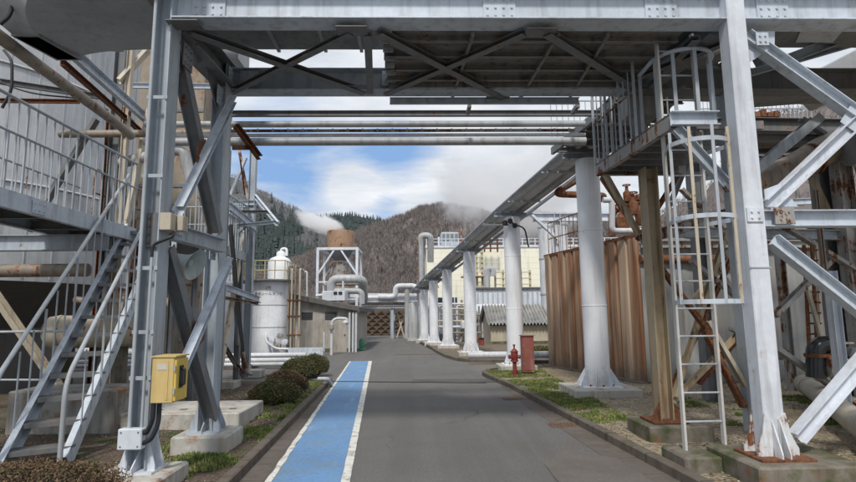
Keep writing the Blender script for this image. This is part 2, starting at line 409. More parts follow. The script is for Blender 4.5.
f = wm('SUBTRACT', f, lobe(350, 212, 900, .20))
f = wm('ADD', f, lobe(350, 190, 900, .36))
f = wm('ADD', f, lobe(520, 185, 120, .30))
f = wm('ADD', f, lobe(620, 60, 6, .15))
mask = wramp(f, [(.36, 0), (.50, .45), (.66, 1)])
tone = wnoise(2.4, 8, .6, (7, 3, 2), (1, 2, 1), .4)
ccol = wramp(tone, [(.3, (.62,.67,.75)), (.52, (.80,.84,.90)), (.72, (.95,.97,1.0))])
skm = N.new('ShaderNodeVectorMath'); skm.operation = 'SCALE'; L.new(sky.outputs[0], skm.inputs[0]); skm.inputs['Scale'].default_value = .10
blue = wmix(.85, skm.outputs[0], (.27,.47,.82))
L.new(wmix(mask, blue, ccol), bg.inputs[0]); bg.inputs[1].default_value = 1.0

sd = bpy.data.lights.new('sun', 'SUN'); so = bpy.data.objects.new('sun', sd); COL.objects.link(so)
sd.energy = 2.9; sd.angle = R(7); sd.color = (1, .95, .88)
sdir = V((math.sin(SUN_AZ)*math.cos(SUN_EL), math.cos(SUN_AZ)*math.cos(SUN_EL), math.sin(SUN_EL)))
so.rotation_euler = (-sdir).to_track_quat('-Z', 'Y').to_euler(); so.location = sdir*50

SC.view_settings.view_transform = 'Standard'; SC.view_settings.look = 'None'; SC.view_settings.exposure = 0
SC.cycles.use_denoising = True; SC.cycles.max_bounces = 5; SC.cycles.diffuse_bounces = 4; SC.cycles.glossy_bounces = 2; SC.cycles.volume_bounces = 1; SC.cycles.transparent_max_bounces = 12
SC.cycles.volume_step_rate = 2.0

# ------------------------------------------------------------------ ground, road, kerbs
def sheet(name, pts, z, mat, label=None, kind='structure'):
    mb = MB(); pts = [V((p[0], p[1], z)) for p in pts]; mb.poly(pts)
    o = mb.build(name, mat, org=(0,0,z)); tag(o, label, None, None, kind); return o
gm = MB(); gm.add([(-3000,-400,-.02),(3000,-400,-.02),(3000,3000,-.02),(-3000,3000,-.02)], [(0,1,2,3)])
tag(gm.build('ground', M['ground'], org=(0,0,0)), kind='structure')
g = lambda x, y, z=0: Gd(x, y, z)
# left edge of the road is read along the kerb, continued past the camera
def line_through(a, b, Y): t = (Y-a.y)/(b.y-a.y); return a+(b-a)*t
KL0, KL1 = g(238,482,0), g(331.5,382.5,0)          # left kerb
KR0, KR1 = g(680,482,0), g(484.5,374.5,0)          # right kerb
kl = lambda Y: line_through(KL0, KL1, Y)
kr = lambda Y: line_through(KR0, KR1, Y)
cornerR = [g(486,374,.1), g(482,371.5,.1), g(486,369,.1), g(500,367.2,.1), g(530,366,.1)]
road = [kl(-6), kr(-6), kr(10), KR1]+cornerR[1:]+[V((16,17,0)), V((16,20.3,0)), g(560,361), g(470,359.5), g(445,355), g(432,350), g(424,346), g(418,343), g(405,337), g(355,337), g(352,348), g(300,352), g(240,352), g(240,372), kl(13.6)]
sheet('road', road, 0.0, M['asphalt'])
far = [V((-40,13.5,0)), V((-3.2,13.5,0)), V((-1.5,17,0)), V((-2,60,0)), V((-45,60,0))]
sheet('yard_pavement', far, -.008, M['asphalt'])
# blue lane
LA0, LA1 = g(272,482), g(351,361.5); LB0, LB1 = g(341,482), g(368.5,361.5)
la = lambda Y: line_through(LA0, LA1, Y); lb = lambda Y: line_through(LB0, LB1, Y)
ye = LA1.y
sheet('blue_walkway_lane', [la(-2), lb(-2), lb(ye), la(ye)], .004, M['blue'])
def ragged_strip(name, fa, fb, z, wob, mat):
    mb = MB(); n = 150; vs = []; rr = random.Random(3)
    for i in range(n+1):
        Y = -2+(ye+2)*i/n; a, b = fa(Y), fb(Y)
        vs += [V((a.x+noise.noise(V((Y*3.1, 1, 0)))*wob, Y, z)), V((b.x+noise.noise(V((Y*3.7, 9, 0)))*wob, Y, z))]
    mb.add(vs, [(2*i, 2*i+1, 2*i+3, 2*i+2) for i in range(n)]); tag(mb.build(name, mat, org=(0,0,z)), kind='structure')
LAo0, LAo1 = g(265.5,482), g(349.5,361.5); LBo0, LBo1 = g(350,482), g(372,361.5)
ragged_strip('lane_edge_line', lambda Y: line_through(LAo0, LAo1, Y), la, .008, .02, M['line'])
ragged_strip('lane_edge_line', lb, lambda Y: line_through(LBo0, LBo1, Y), .008, .006, M['line'])
# gutters
sheet('road_gutter', [kl(-4), kl(13.4), line_through(LAo0, LAo1, 13.4)+V((-.02,0,0)), line_through(LAo0, LAo1, -4)+V((-.03,0,0))], .004, M['gutter'])
ge0, ge1 = g(640,482), g(528,412)
gu = [kr(-4), kr(10), kr(13)]
gi = [line_through(ge0, ge1, Y) for Y in (-4, 3, 5.2)]
gp = [kr(-4), kr(12.5), line_through(KR0, KR1, 12.5)+V((-.1,0,0)), g(528,408), g(560,428), g(600,455), g(640,482), line_through(ge0, ge1, -4)]
sheet('road_gutter', gp, .004, M['gutter'])
sheet('road_joint', [g(330,381.5), g(486,383.0), g(486,383.4), g(330,382.0)], .012, M['road_joint'])
# kerbs
def kerb(name, pts, w, z0, z1, side=1):
    mb = MB(); pts = [V((p.x, p.y, 0)) for p in pts]; ring = []
    for i, p in enumerate(pts):
        d = (pts[min(i+1, len(pts)-1)]-pts[max(i-1, 0)]).normalized(); nn = V((-d.y, d.x, 0))*side
        q = p+nn*w; ring.append([V((p.x,p.y,z0)), V((p.x,p.y,z1-.012))+nn*0, V((p.x,p.y,z1))+nn*.015, V((q.x,q.y,z1)), V((q.x,q.y,z0))])
    vs = [v for r in ring for v in r]; fs = []
    for i in range(len(ring)-1):
        for j in range(4): fs.append((i*5+j, i*5+j+1, (i+1)*5+j+1, (i+1)*5+j))
    mb.add(vs, fs); return tag(mb.build(name, mat=M['kerb'], org=(0,0,0), smooth=30), kind='structure')
kerb('kerb', [kl(Y) for Y in (-6, 0, 4, 8, 13.6)], .10, -.02, .10, 1)
kerb('kerb', [kr(Y) for Y in (-6, 0, 4, 8, 12)]+cornerR+[V((16,16.6,0))], .11, -.02, .105, -1)
isl = [V((16,20.4,0)), g(560,361,.1), g(470,359.5,.1), g(456,358,.1), g(444,354.5,.1), g(435,350,.1), g(431,347,.1), g(424,343.5,.1), g(418,341,.1)]
kerb('kerb', isl, .12, -.02, .11, -1)
# planted / bare beds
def bumpy(name, outline, z, mat, amp=.03, step=.25, sc=1.3):
    xs = [p.x for p in outline]; ys = [p.y for p in outline]
    def inside(x, y):
        c = False; j = len(outline)-1
        for i in range(len(outline)):
            a, b = outline[i], outline[j]
            if (a.y > y) != (b.y > y) and x < (b.x-a.x)*(y-a.y)/(b.y-a.y)+a.x: c = not c
            j = i
        return c
    mb = bmesh.new(); me = bpy.data.meshes.new(name)
    vs = [mb.verts.new((p.x, p.y, 0)) for p in outline]; mb.faces.new(vs)
    x = min(xs)
    def cut(co, no):
        bmesh.ops.bisect_plane(mb, geom=mb.verts[:]+mb.edges[:]+mb.faces[:], plane_co=co, plane_no=no)
    k = math.ceil((max(xs)-min(xs))/step)
    for i in range(1, k): cut((min(xs)+i*step, 0, 0), (1,0,0))
    k = math.ceil((max(ys)-min(ys))/step)
    for i in range(1, k): cut((0, min(ys)+i*step, 0), (0,1,0))
    for v in mb.verts: v.co.z = z+noise.noise(V((v.co.x*sc, v.co.y*sc, 3)))*amp+noise.noise(V((v.co.x*4, v.co.y*4, 7)))*amp*.4
    mb.to_mesh(me); mb.free(); me.polygons.foreach_set('use_smooth', [True]*len(me.polygons)); me.materials.append(mat)
    o = bpy.data.objects.new(name, me); COL.objects.link(o); return tag(o, kind='structure'), inside
off = lambda p, dx, dy=0: V((p.x+dx, p.y+dy, 0))
bedL, insL = bumpy('soil_bed', [off(kl(-3), -.09), off(kl(13.5), -.09), V((-9,13.5,0)), V((-9,-3,0))], .05, M['brown_soil'], .025, .35)
bedR, insR = bumpy('gravel_bed', [off(kr(-3), .10), off(kr(12), .10)]+[off(p, .12, -.06) for p in cornerR[1:]]+[V((16,16.55,0)), V((16,-3,0))], .06, M['gravel'], .03, .35)
bedI, insI = bumpy('island_soil', [off(isl[0], 0, .12), off(isl[1], 0, .12)]+[off(p, .06, .14) for p in isl[2:]]+[V((1.2,30,0)), V((16,30,0))], .06, M['soil'], .03, .8)

# grass blades: uncountable, one object per lawn
def grass(name, label, regions, n, h=(.03,.09), seed=1):
    rr = random.Random(seed); mb = MB(); c = 0; tries = 0
    while c < n and tries < n*30:
        tries += 1
        reg = rr.choices(regions, [r[4] for r in regions])[0]
        x, y = rr.uniform(reg[0], reg[1]), rr.uniform(reg[2], reg[3])
        if not reg[5](x, y): continue
        d = noise.noise(V((x*1.4, y*1.4, seed)))+.5*noise.noise(V((x*5, y*5, seed)))
        if d < reg[6]: continue
        a = rr.uniform(0, 6.28); hh = rr.uniform(*h)*(1+d); wd = .005+.004*rr.random()+.0006*y
        p = V((x, y, .055)); s = V((math.cos(a), math.sin(a), 0))*wd; t = V((math.cos(a+1.5), math.sin(a+1.5), 0))*hh*rr.uniform(-.6,.6)
        mb.add([p-s, p+s, p+t+V((0,0,hh))], [(0,1,2)]); c += 1
    o = mb.build(name, M['grass'], org=(0,0,0)); return tag(o, label, 'grass', None, 'stuff')
inl = lambda x, y: insL(x, y) and x < kl(y).x-.1
grass('grass', 'short green grass along the left kerb under the steel frame and shrubs', [(-3.3,-1.0,3.4,8.6,3,lambda x,y: inl(x,y) and x > kl(y).x-1.25, -.02), (-3.2,-1.4,8.6,13.2,1.2,lambda x,y: inl(x,y) and x > kl(y).x-1.3, .0)], 24000, (.012,.045), 2)
grass('grass', 'green grass strip behind the right kerb around the fire hydrant', [(1.1,3.6,7.3,16.0,4,lambda x,y: insR(x,y) and x < kr(y).x+.8+.12*(y-8), -.12), (2.2,5.4,3.6,5.4,.45,lambda x,y: insR(x,y) and x > kr(y).x+.35, .15), (4.2,7,7.5,10,.8,lambda x,y: insR(x,y), .1)], 38000, (.012,.05), 5)
M['tank_rust'] = steel('drum_rust', (.34,.21,.13), rust=.55, dirt=.5, edge=False, dirtcol=(.20,.11,.06), streak=.4)
M['shed_wall'] = concrete('shed_wall', (.52,.47,.36), stain=(.33,.29,.22), light=(.58,.54,.44), scale=.6)

M['cream_pipe'] = steel('cream_lagging', (.46,.42,.35), rust=.15, dirt=.4, edge=False)
M['black_gloss'] = plain('black_enamel', (.02,.022,.025), .25)

M['peeling'] = steel('peeling_white_paint', (.70,.73,.76), rust=.52, dirt=.2)
M['tray'] = steel('tray_sheet', (.46,.47,.48), rust=.05, dirt=.35, edge=False)
M['pale_rail'] = steel('pale_chipped_rail', (.58,.57,.54), rust=.3, dirt=.3, edge=False)

# white rack columns: splash dirt and rust weeps near the foot
t = NT('column_white_paint')
c = t.mix(t.ramp(t.noise(1.3, 5, .6), [(.3,0),(.7,1)]), (.70,.72,.76), (.84,.86,.89))
c = t.mix(t.math('MULTIPLY', t.ramp(t.noise(1, 6, .65, t.mapping((8,8,.5))), [(.52,0),(.70,1)]), .35), c, (.36,.33,.29))
low = t.ramp(t.math('ADD', t.math('MULTIPLY', t.sep()[2], .9), t.math('MULTIPLY', t.noise(9, 7, .75), .9)), [(.45, .8), (1.05, 0)])
c = t.mix(low, c, (.30,.25,.20))
c = t.mix(t.ramp(t.noise(6, 8, .75), [(.66,0),(.69,1)]), c, (.25,.14,.08))
t.bump(t.noise(40, 4, .6), .25, .004); M['white_col'] = t.done(c, .5)

# loose stones and dead leaves on the beds
def scatter(name, label, reg, n, mat, size, seed, flat=1.0):
    rr = random.Random(seed); vs, fs = [], []; c_ = 0
    while c_ < n:
        x, y = rr.uniform(reg[0], reg[1]), rr.uniform(reg[2], reg[3])
        if not reg[4](x, y): continue
        if noise.noise(V((x*.9, y*.9, seed)))+.35 < rr.random()*.7: continue
        s = rr.uniform(*size)*(.6+y*.03); o = len(vs); a = rr.uniform(0, 6.28)
        pts = [(math.cos(a+k*math.pi/2)*s*rr.uniform(.6,1.1), math.sin(a+k*math.pi/2)*s*rr.uniform(.6,1.1), 0) for k in range(4)]
        vs += [(x+p_[0], y+p_[1], .058+rr.uniform(0,.4)*s*flat) for p_ in pts]+[(x, y, .058+s*flat*rr.uniform(.5,1))]
        fs += [(o,o+1,o+4),(o+1,o+2,o+4),(o+2,o+3,o+4),(o+3,o,o+4)]; c_ += 1
    me = bpy.data.meshes.new(name); me.from_pydata(vs, [], fs); me.materials.append(mat); o = bpy.data.objects.new(name, me); COL.objects.link(o); tag(o, label, 'stones', None, 'stuff')
stone = leafmat('stones', [(.12,.10,.08),(.24,.21,.17),(.36,.33,.28),(.48,.45,.40)], .9, 9)
deadl = leafmat('dead_leaves', [(.07,.04,.02),(.13,.08,.04),(.20,.13,.07)], .9, 9)
scatter('loose_stones', 'loose gravel stones scattered over the bare ground right of the kerb', (1.5,9,3.5,13,insR), 9000, stone, (.008,.026), 3)
scatter('loose_stones', 'small stones on the brown soil left of the kerb', (-6,-1.4,3.6,13,inl), 4000, stone, (.006,.018), 4)
scatter('dead_leaves', 'dead brown leaves lying on the ground around the right plinths', (1.8,8,3.6,12,insR), 3000, deadl, (.012,.03), 6, .5)
scatter('dead_leaves', 'dead leaves on the soil under the stair and left columns', (-6,-1.4,3.6,13,inl), 2500, deadl, (.012,.028), 7, .5)

t = NT('grey_stained_wall')
r2_ = t.noise(1, 6, .65, t.mapping((5, 5, .3), loc=(4,1,0))); r1_ = t.noise(1, 4, .55, t.mapping((1.2, 1.2, .2)))
c = t.mix(t.ramp(r2_, [(.38, 0), (.7, .75)]), (.34,.35,.345), (.19,.185,.175)); c = t.mix(t.ramp(r1_, [(.50, 0), (.62, .5)]), c, (.27,.22,.17))
c = t.mix(t.ramp(t.noise(1, 6, .65, t.mapping((7, 7, .4), loc=(1,8,2))), [(.60, 0), (.68, .7)]), c, (.24,.13,.07))
c = t.mix(t.ramp(t.math('ADD', t.math('MULTIPLY', t.sep()[2], .75), t.math('MULTIPLY', t.noise(3, 6, .7), .9)), [(.35, 1), (.85, 0)]), c, (.12,.11,.095))
t.bump(r2_, .3, .01); M['grey_wall'] = t.done(c, .85, spec=.2)

# cracks and old patches in the asphalt
cm_ = MB(); rr = random.Random(12)
def crack(x, y, ang, n, w):
    global cm_
    pts = [V((x, y, .0))]
    for k in range(n): ang += rr.uniform(-.55,.55); pts.append(pts[-1]+V((math.cos(ang), math.sin(ang), 0))*rr.uniform(.06,.16))
    for a, b in zip(pts, pts[1:]):
        d = (b-a).normalized(); nn = V((-d.y, d.x, 0))*w*rr.uniform(.5,1.2)
        cm_.add([a-nn+V((0,0,.0165)), a+nn+V((0,0,.0165)), b+nn*.9+V((0,0,.0165)), b-nn*.9+V((0,0,.0165))], [(0,1,2,3)])
    return pts
for (x, y, a, n) in ((.2,9.6,.1,20),(1.2,11.2,2.8,12),(2.0,8.2,1.4,10),(.8,15,.2,26),(-.2,20,.1,30)):
    q_ = crack(x, y, a, n, .002+.0003*y)
    if n > 12: crack(q_[n//2].x, q_[n//2].y, a+1.2, n//2, .003+.0003*y)
tag(cm_.build('road_crack', M['road_joint'], None, org=(0,0,0)), kind='structure')
def asph2(name, a, b):
    t = NT(name); c = t.mix(t.ramp(t.noise(2, 6, .7), [(.35,0),(.65,1)]), a, b)
    c = t.mix(t.ramp(t.noise(40, 7, .9), [(.47,0),(.60,.5)]), c, (.19,.185,.18)); t.bump(t.noise(90, 5, .85), .8, .006); return t.done(c, .92, spec=.25)
pm1, pm2 = asph2('patch_dark', (.070,.067,.065), (.10,.096,.092)), asph2('patch_brown', (.115,.102,.09), (.155,.138,.122))
def patch(pts, mat, z):
    mb = MB(); out = []; n_ = len(pts)
    for i in range(n_):
        a, b = V((*pts[i],0)), V((*pts[(i+1) % n_],0))
        for k in range(8): q = lerp(a, b, k/8); out.append(V((q.x+rr.uniform(-.015,.015), q.y+rr.uniform(-.015,.015), z)))
    mb.poly(out); tag(mb.build('road_patch', mat, None, org=(0,0,0)), kind='structure')
patch([(-.1,13.2),(2.0,13.1),(2.0,13.75),(-.1,13.85)], pm1, .0085); patch([(1.35,4.2),(2.35,4.2),(2.2,6.2),(1.75,6.6),(1.35,6.0)], pm2, .0085)
patch([(-.9,22.5),(1.0,22.4),(.9,25.5),(-.9,25.6)], pm2, .0085)
# ------------------------------------------------------------------ the pipe gantry over the road
def bolts(mb, c, nx, nz, dx, dz, r=.013, axis=(0,-1,0)):
    c = V(c); ax = V(axis); e = V((1,0,0)) if abs(ax.y) > .5 else V((0,1,0))
    for i in range(nx):
        for j in range(nz):
            q = c+e*(i-(nx-1)/2)*dx+V((0,0,1))*(j-(nz-1)/2)*dz
            mb.lathe([(r, 0), (r, .014), (.0001, .014)], q, 6, ax)
gan = thing('steel_gantry', 'grey blue steel gantry of H columns and cross braces spanning the road', 'gantry', (0, 5.3, .1))
LFx, LRx, RFx, RRx = -2.55, -2.495, 3.348, 3.127
YF, YL, YR = 5.3, 6.75, 7.0
ZB = 4.62
Hc = H_prof(.178, .24, .014, .010)
def column(x, y, z0, z1, mat, prof=Hc, plate=.4):
    c = MB().ext((x,y,z0), (x,y,z1), prof, (1,0,0)).build('column', mat, gan, bevel=.002)
    return c
def gussets(x, y, z, col, mat, hw=.089, sp=.22, hh=.30, plate=.36):
    o = col
    pb = MB().box((x-plate/2, y-plate/2, z-.0), (x+plate/2, y+plate/2, z+.022)); b = pb.build('base_plate', mat, o)
    for sy in (-1, 1):
        for sx in (-1, 1):
            x0 = x+sx*hw
            MB().prism([(x0, y+sy*.085-.006, z+.022), (x0+sx*sp*.42, y+sy*.085-.006, z+.022), (x0+sx*sp*.42, y+sy*.085-.006, z+.07), (x0, y+sy*.085-.006, z+hh)], (0,.012,0)).build('gusset', mat, o)
        a = MB().prism([(x-.006, y+sy*.02, z+.022), (x-.006, y+sy*(.2), z+.022), (x-.006, y+sy*.2, z+.06), (x-.006, y+sy*.02, z+hh*.7)], (.012,0,0)); a.build('gusset', mat, o)
cLF = column(LFx, YF, .2, 4.98, M['paint']); gussets(LFx, YF, .2, cLF, M['white_steel'], sp=.17, hh=.30, plate=.34)
# splice plates on the left front column
sp_ = MB(); sp_.box((LFx-.074, YF-.035, 2.28), (LFx+.074, YF-.012, 2.62)); bolts(sp_, (LFx, YF-.035, 2.45), 2, 4, .09, .08)
sp_.build('splice_plate', M['paint_dark'], gan)
cLR = column(LRx, YL, .25, 4.86, M['paint']); gussets(LRx, YL, .25, cLR, M['paint'])
# right front: boxed column with flared, rusting foot
mb = MB().box((RFx-.098, YF-.14, .25), (RFx+.098, YF+.045, 5.6)); cRF = mb.build('column', M['white_steel'], gan, bevel=.01)
for sx in (-1, 1):
    xe = RFx+sx*.098
    for yy in (YF-.155, YF+.046):
        MB().prism([(xe-sx*.07, yy, .272), (xe+sx*.10, yy, .272), (xe+sx*.10, yy, .34), (xe+sx*.035, yy, .47), (xe, yy, .66), (xe-sx*.07, yy, .60)], (0,.014,0)).build('gusset', M['peeling'], cRF)
for dx in (-.035, .04):
    MB().prism([(RFx+dx-.007, YF-.1555, .27), (RFx+dx-.007, YF-.27, .27), (RFx+dx-.007, YF-.27, .31), (RFx+dx-.007, YF-.1555, .60)], (.014,0,0)).build('gusset', M['peeling'], cRF)
for dx in (-.06, .05):
    MB().prism([(RFx+.098, YF+dx-.057, .27), (RFx+.22, YF+dx-.057, .27), (RFx+.22, YF+dx-.057, .31), (RFx+.098, YF+dx-.057, .55)], (0,.014,0)).build('gusset', M['white_steel'], cRF)
MB().add([(RFx-.05,YF-.1565,.275),(RFx+.0,YF-.1565,.275),(RFx+.01,YF-.1565,.34),(RFx-.02,YF-.1565,.50),(RFx-.035,YF-.1565,.45)],[(0,1,2,3,4)]).build('rust_patch', M['rust'], cRF)
MB().box((RFx-.24, YF-.29, .25), (RFx+.26, YF+.16, .272)).build('base_plate', M['rust'], cRF)
MB().box((RFx-.103, YF-.148, 2.02), (RFx+.103, YF-.1405, 2.032)).build('weld_seam', M['paint'], cRF)
xb_ = P(733,180,7.0).x; cRB = MB().ext((xb_, 7.0, .1), (xb_, 7.0, 4.62), H_prof(.17,.2,.014,.010), (1,0,0)).build('column', M['paint'], gan)
# top frame
Hb = H_prof(.36, .26, .016, .010)
mb = MB().ext((LFx+.09, YF, ZB+.18), (8.5, YF, ZB+.18), Hb); fb = mb.build('beam', M['paint_light'], gan, bevel=.002)
for x in (LFx+.42, 2.62, 3.82, .9):
    s = MB().box((x-.17, YF-.022, ZB+.06), (x+.17, YF-.006, ZB+.31)); bolts(s, (x, YF-.022, ZB+.18), 4, 3, .085, .085); s.build('splice_plate', M['paint_light'], fb)
mb = MB().ext((LRx+.0, YL+.15, 4.70), (RRx-.3, YL+.15, 4.70), H_prof(.30, .24, .014, .010)); rb = mb.build('beam', M['paint'], gan)
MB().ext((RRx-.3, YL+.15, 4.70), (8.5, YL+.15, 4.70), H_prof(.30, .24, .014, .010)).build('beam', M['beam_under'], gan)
mb = MB().ext((LFx, YF+.13, 4.72), (LFx+.08, YL+.02, 4.72), H_prof(.28, .28, .014, .012)); mb.build('beam', M['paint_dark'], gan)
mb = MB().ext((RFx-.02, YF+.14, 4.72), (RRx, YR, 4.72), H_prof(.28, .24, .014, .012)); mb.build('beam', M['paint_dark'], gan)
# haunch plate under the left side beam
mb = MB().prism([(LFx+.05, YF+.13, 4.58), (LFx+.05, YF+.75, 4.58), (LFx+.03, YF+.13, 4.12)], (.012,0,0)); mb.build('gusset', M['paint_dark'], gan)
mb = MB().prism([(LRx-.02, YL-.13, 4.58), (LRx-.02, YL-.55, 4.58), (LRx-.02, YL-.13, 4.2)], (.012,0,0)); mb.build('gusset', M['paint_dark'], gan)
# horizontal wind bracing under the deck
def brace(a, b, w=.085, h=.085, mat='beam_under', prof=None, up=(0,0,1), par=None):
    m_ = MB()
    m_.ext(a, b, prof or L_prof(w, h, .009), up)
    return m_.build('brace', M[mat], par or gan)
zb = 4.565
def hz(px, py): return Gd(px, py, zb)
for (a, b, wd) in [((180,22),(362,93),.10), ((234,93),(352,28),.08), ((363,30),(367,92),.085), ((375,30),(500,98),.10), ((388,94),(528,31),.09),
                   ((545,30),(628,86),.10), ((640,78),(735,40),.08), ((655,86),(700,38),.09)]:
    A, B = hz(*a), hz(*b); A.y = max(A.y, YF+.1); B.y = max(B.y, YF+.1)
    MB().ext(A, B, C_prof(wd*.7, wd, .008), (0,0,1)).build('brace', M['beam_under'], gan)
for (px, py) in [(300,60),(445,62)]:
    c = hz(px+58 if px == 300 else 470, 58 if px == 300 else 60)
for q in ((357,88), (352,30), (498,96), (540,32), (185,24)):
    c = hz(*q); MB().box((c.x-.16, c.y-.1, zb-.012), (c.x+.16, c.y+.1, zb-.002)).build('gusset', M['beam_under'], gan)

# left side frame bracing (between the two left columns)
def P2(px, py, Y): return P(px, py, Y)
dbl = lambda a, b, mat, w=.075: [MB().ext(a, b, L_prof(w, w, .008), (1,0,0)).build('brace', M[mat], gan),
                                 MB().ext(V(a)+V((0,.0,-.10)), V(b)+V((0,.0,-.10)), L_prof(w, w, .008), (1,0,0), True).build('brace', M[mat], gan)]
xx = LFx+.06
Uf, Ur = YF+.14, YL-.14
up_l = (xx, Uf, 2.62); up_h = (xx+.03, Uf, 4.45)
dbl((xx+.05, Uf, 2.72), (xx+.15, Ur, 4.40), 'paint_light', .085)
MB().ext((xx-.04, Uf, 4.50), (xx+.04, Ur, 2.62), H_prof(.14,.12,.009,.007), (1,0,0)).build('brace', M['paint_dark'], gan)
dbl((xx+.08, Uf+.02, .95), (xx+.18, Ur, 2.32), 'paint_light', .085)
MB().ext((xx-.02, Uf, 2.30), (xx+.08, Ur+.02, .42), H_prof(.14,.13,.009,.007), (1,0,0)).build('brace', M['paint_dark'], gan)
MB().prism([(xx+.11, YF+.55, 1.2), (xx+.11, YF+.9, 1.35), (xx+.12, YF+.86, 1.62), (xx+.11, YF+.62, 1.55)], (.01,0,0)).build('gusset', M['rust'], gan)
MB().prism([(xx+.09, YF+.5, 3.28), (xx+.09, YF+.75, 3.38), (xx+.09, YF+.72, 3.62), (xx+.09, YF+.52, 3.5)], (.01,0,0)).build('gusset', M['rust'], gan)
mb = MB().ext((xx+.02, Uf-.02, 2.46), (xx+.12, Ur, 2.46), H_prof(.16,.12,.01,.008)); b2 = mb.build('beam', M['paint'], gan)

# right end of the gantry: bracing in the front plane and the next column beyond the frame
XR = 5.35
cFR = MB().ext((XR, YF, .25), (XR, YF, 4.62), H_prof(.26,.25,.014,.010), (1,0,0)).build('column', M['white_steel'], gan)
gussets(XR, YF, .25, cFR, M['white_steel'])
Hx = H_prof(.125, .13, .010, .008)
def fb_(a, b, mat='paint_light', prof=Hx, dy=0): return MB().ext(V(a)+V((0,dy,0)), V(b)+V((0,dy,0)), prof, (0,0,1)).build('brace', M[mat], gan)
cu = P(860,118,YF+.02); cl_ = P(888,332,YF+.02)
A1 = P(745,36,YF); A2 = P(768,205,YF); B1 = P(772,240,YF); B2 = P(797,438,YF)
def thru(a, c, X): return a+(c-a)*((X-a.x)/(c.x-a.x))
fb_(A1, thru(A1, cu, XR-.13)); fb_(A2, thru(A2, cu, XR-.13), 'white_steel', dy=.004)
fb_(B1, thru(B1, cl_, XR-.13)); fb_(B2, thru(B2, cl_, XR-.13), 'white_steel', dy=.004)
z2 = P(800,219,YF).z
MB().ext((RFx+.10, YF, z2), (8.5, YF, z2), H_prof(.165, .15, .010, .008)).build('beam', M['paint_light'], gan)
for c, s in ((cu, .24), (cl_, .25)):
    MB().prism([(c.x-s, YF-.012, c.z-.05), (c.x-.03, YF-.012, c.z-s*.9), (c.x+.1, YF-.012, c.z-s*.9), (c.x+s, YF-.012, c.z), (c.x+.05, YF-.012, c.z+s*.6), (c.x-.1, YF-.012, c.z+s*.6)], (0,.006,0)).build('gusset', M['paint_light'], gan)
MB().prism([(A1.x-.02, YF-.01, A1.z+.05), (A1.x+.32, YF-.01, A1.z+.05), (A1.x+.3, YF-.01, A1.z-.12), (A1.x-.02, YF-.01, A1.z-.32)], (0,.012,0)).build('gusset', M['paint_light'], gan)
MB().prism([(A2.x-.03, YF-.01, A2.z-.02), (A2.x+.3, YF-.01, A2.z-.02), (A2.x+.14, YF-.01, A2.z+.22), (A2.x-.03, YF-.01, A2.z+.16)], (0,.012,0)).build('gusset', M['paint_light'], gan)

# bolted gusset plates where members meet
def bplate(c, w, h, ax='y', nx=3, nz=3, mat='paint', d=1):
    c = V(c); m_ = MB()
    if ax == 'y': m_.box((c.x-w/2, c.y-.006, c.z-h/2), (c.x+w/2, c.y+.006, c.z+h/2)); bolts(m_, (c.x, c.y-.006*d, c.z), nx, nz, w/(nx+.3), h/(nz+.3), .011, (0,-d,0))
    else: m_.box((c.x-.006, c.y-w/2, c.z-h/2), (c.x+.006, c.y+w/2, c.z+h/2)); bolts(m_, (c.x+.006*d, c.y, c.z), nx, nz, w/(nx+.3), h/(nz+.3), .011, (d,0,0))
    return m_.build('bolted_plate', M[mat], gan)
bplate((LRx+.105, YL-.03, 4.70), .16, .24, 'x'); bplate((LFx+.11, YF+.26, 4.38), .22, .26, 'x', mat='paint_dark'); bplate((LRx+.05, YL-.2, 4.36), .20, .24, 'x', mat='paint')
bplate((LFx+.13, YF+.2, 2.52), .18, .3, 'x'); bplate((LRx+.03, YL-.18, 2.42), .18, .26, 'x'); bplate((LFx+.16, YF+.22, .98), .16, .22, 'x')
bplate((RFx+.33, YF-.085, z2+.02), .20, .17, 'y', 2, 2, 'paint_worn'); bplate((RFx-.01, YF-.15, z2+.02), .16, .14, 'y', 2, 2, 'white_steel')
bplate((LRx+.33, YL+.02, 4.70), .22, .2, 'y', 3, 2, 'paint'); bplate((LRx+2.2, YL+.02, 4.70), .26, .2, 'y', 4, 2, 'paint')
for x_ in (RFx+.28, RFx+1.5, RFx+1.95): bplate((x_, YF-.09, A1.z-.08 if x_ < RFx+.5 else cu.z), .13, .14, 'y', 2, 2, 'paint_light')
# ---- plinths
def plinth(name, label, lo, hi, mat, group='concrete plinths under the steel columns'):
    return tag(MB().box(lo, hi).build(name, mat, None, bevel=.018), label, 'plinth', group)
plinth('concrete_plinth', 'white painted concrete plinth under the left front column beside the clipped shrub', (-2.90, 4.95, 0), (-2.24, 5.62, .2), M['concrete_white'])
plinth('concrete_plinth', 'pale rust stained concrete plinth under the second left column', (-2.80, 6.44, 0), (-2.17, 7.1, .25), M['concrete_white'])
plinth('concrete_plinth', 'mossy concrete plinth under the flared foot of the right front column', (2.98, 4.86, 0), (3.98, 5.75, .25), M['concrete'])
plinth('concrete_plinth', 'dirty concrete plinth under the yellowed rear column right of the road', (2.80, 6.66, 0), (3.58, 7.4, .24), M['concrete'])
plinth('concrete_plinth', 'low concrete pad under the foot of the caged ladder', (2.60, 5.42, 0), (2.975, 5.95, .20), M['concrete'])
plinth('concrete_plinth', 'concrete plinth at the far right under the braced white column', (5.0, 4.9, 0), (5.8, 5.7, .25), M['concrete'])

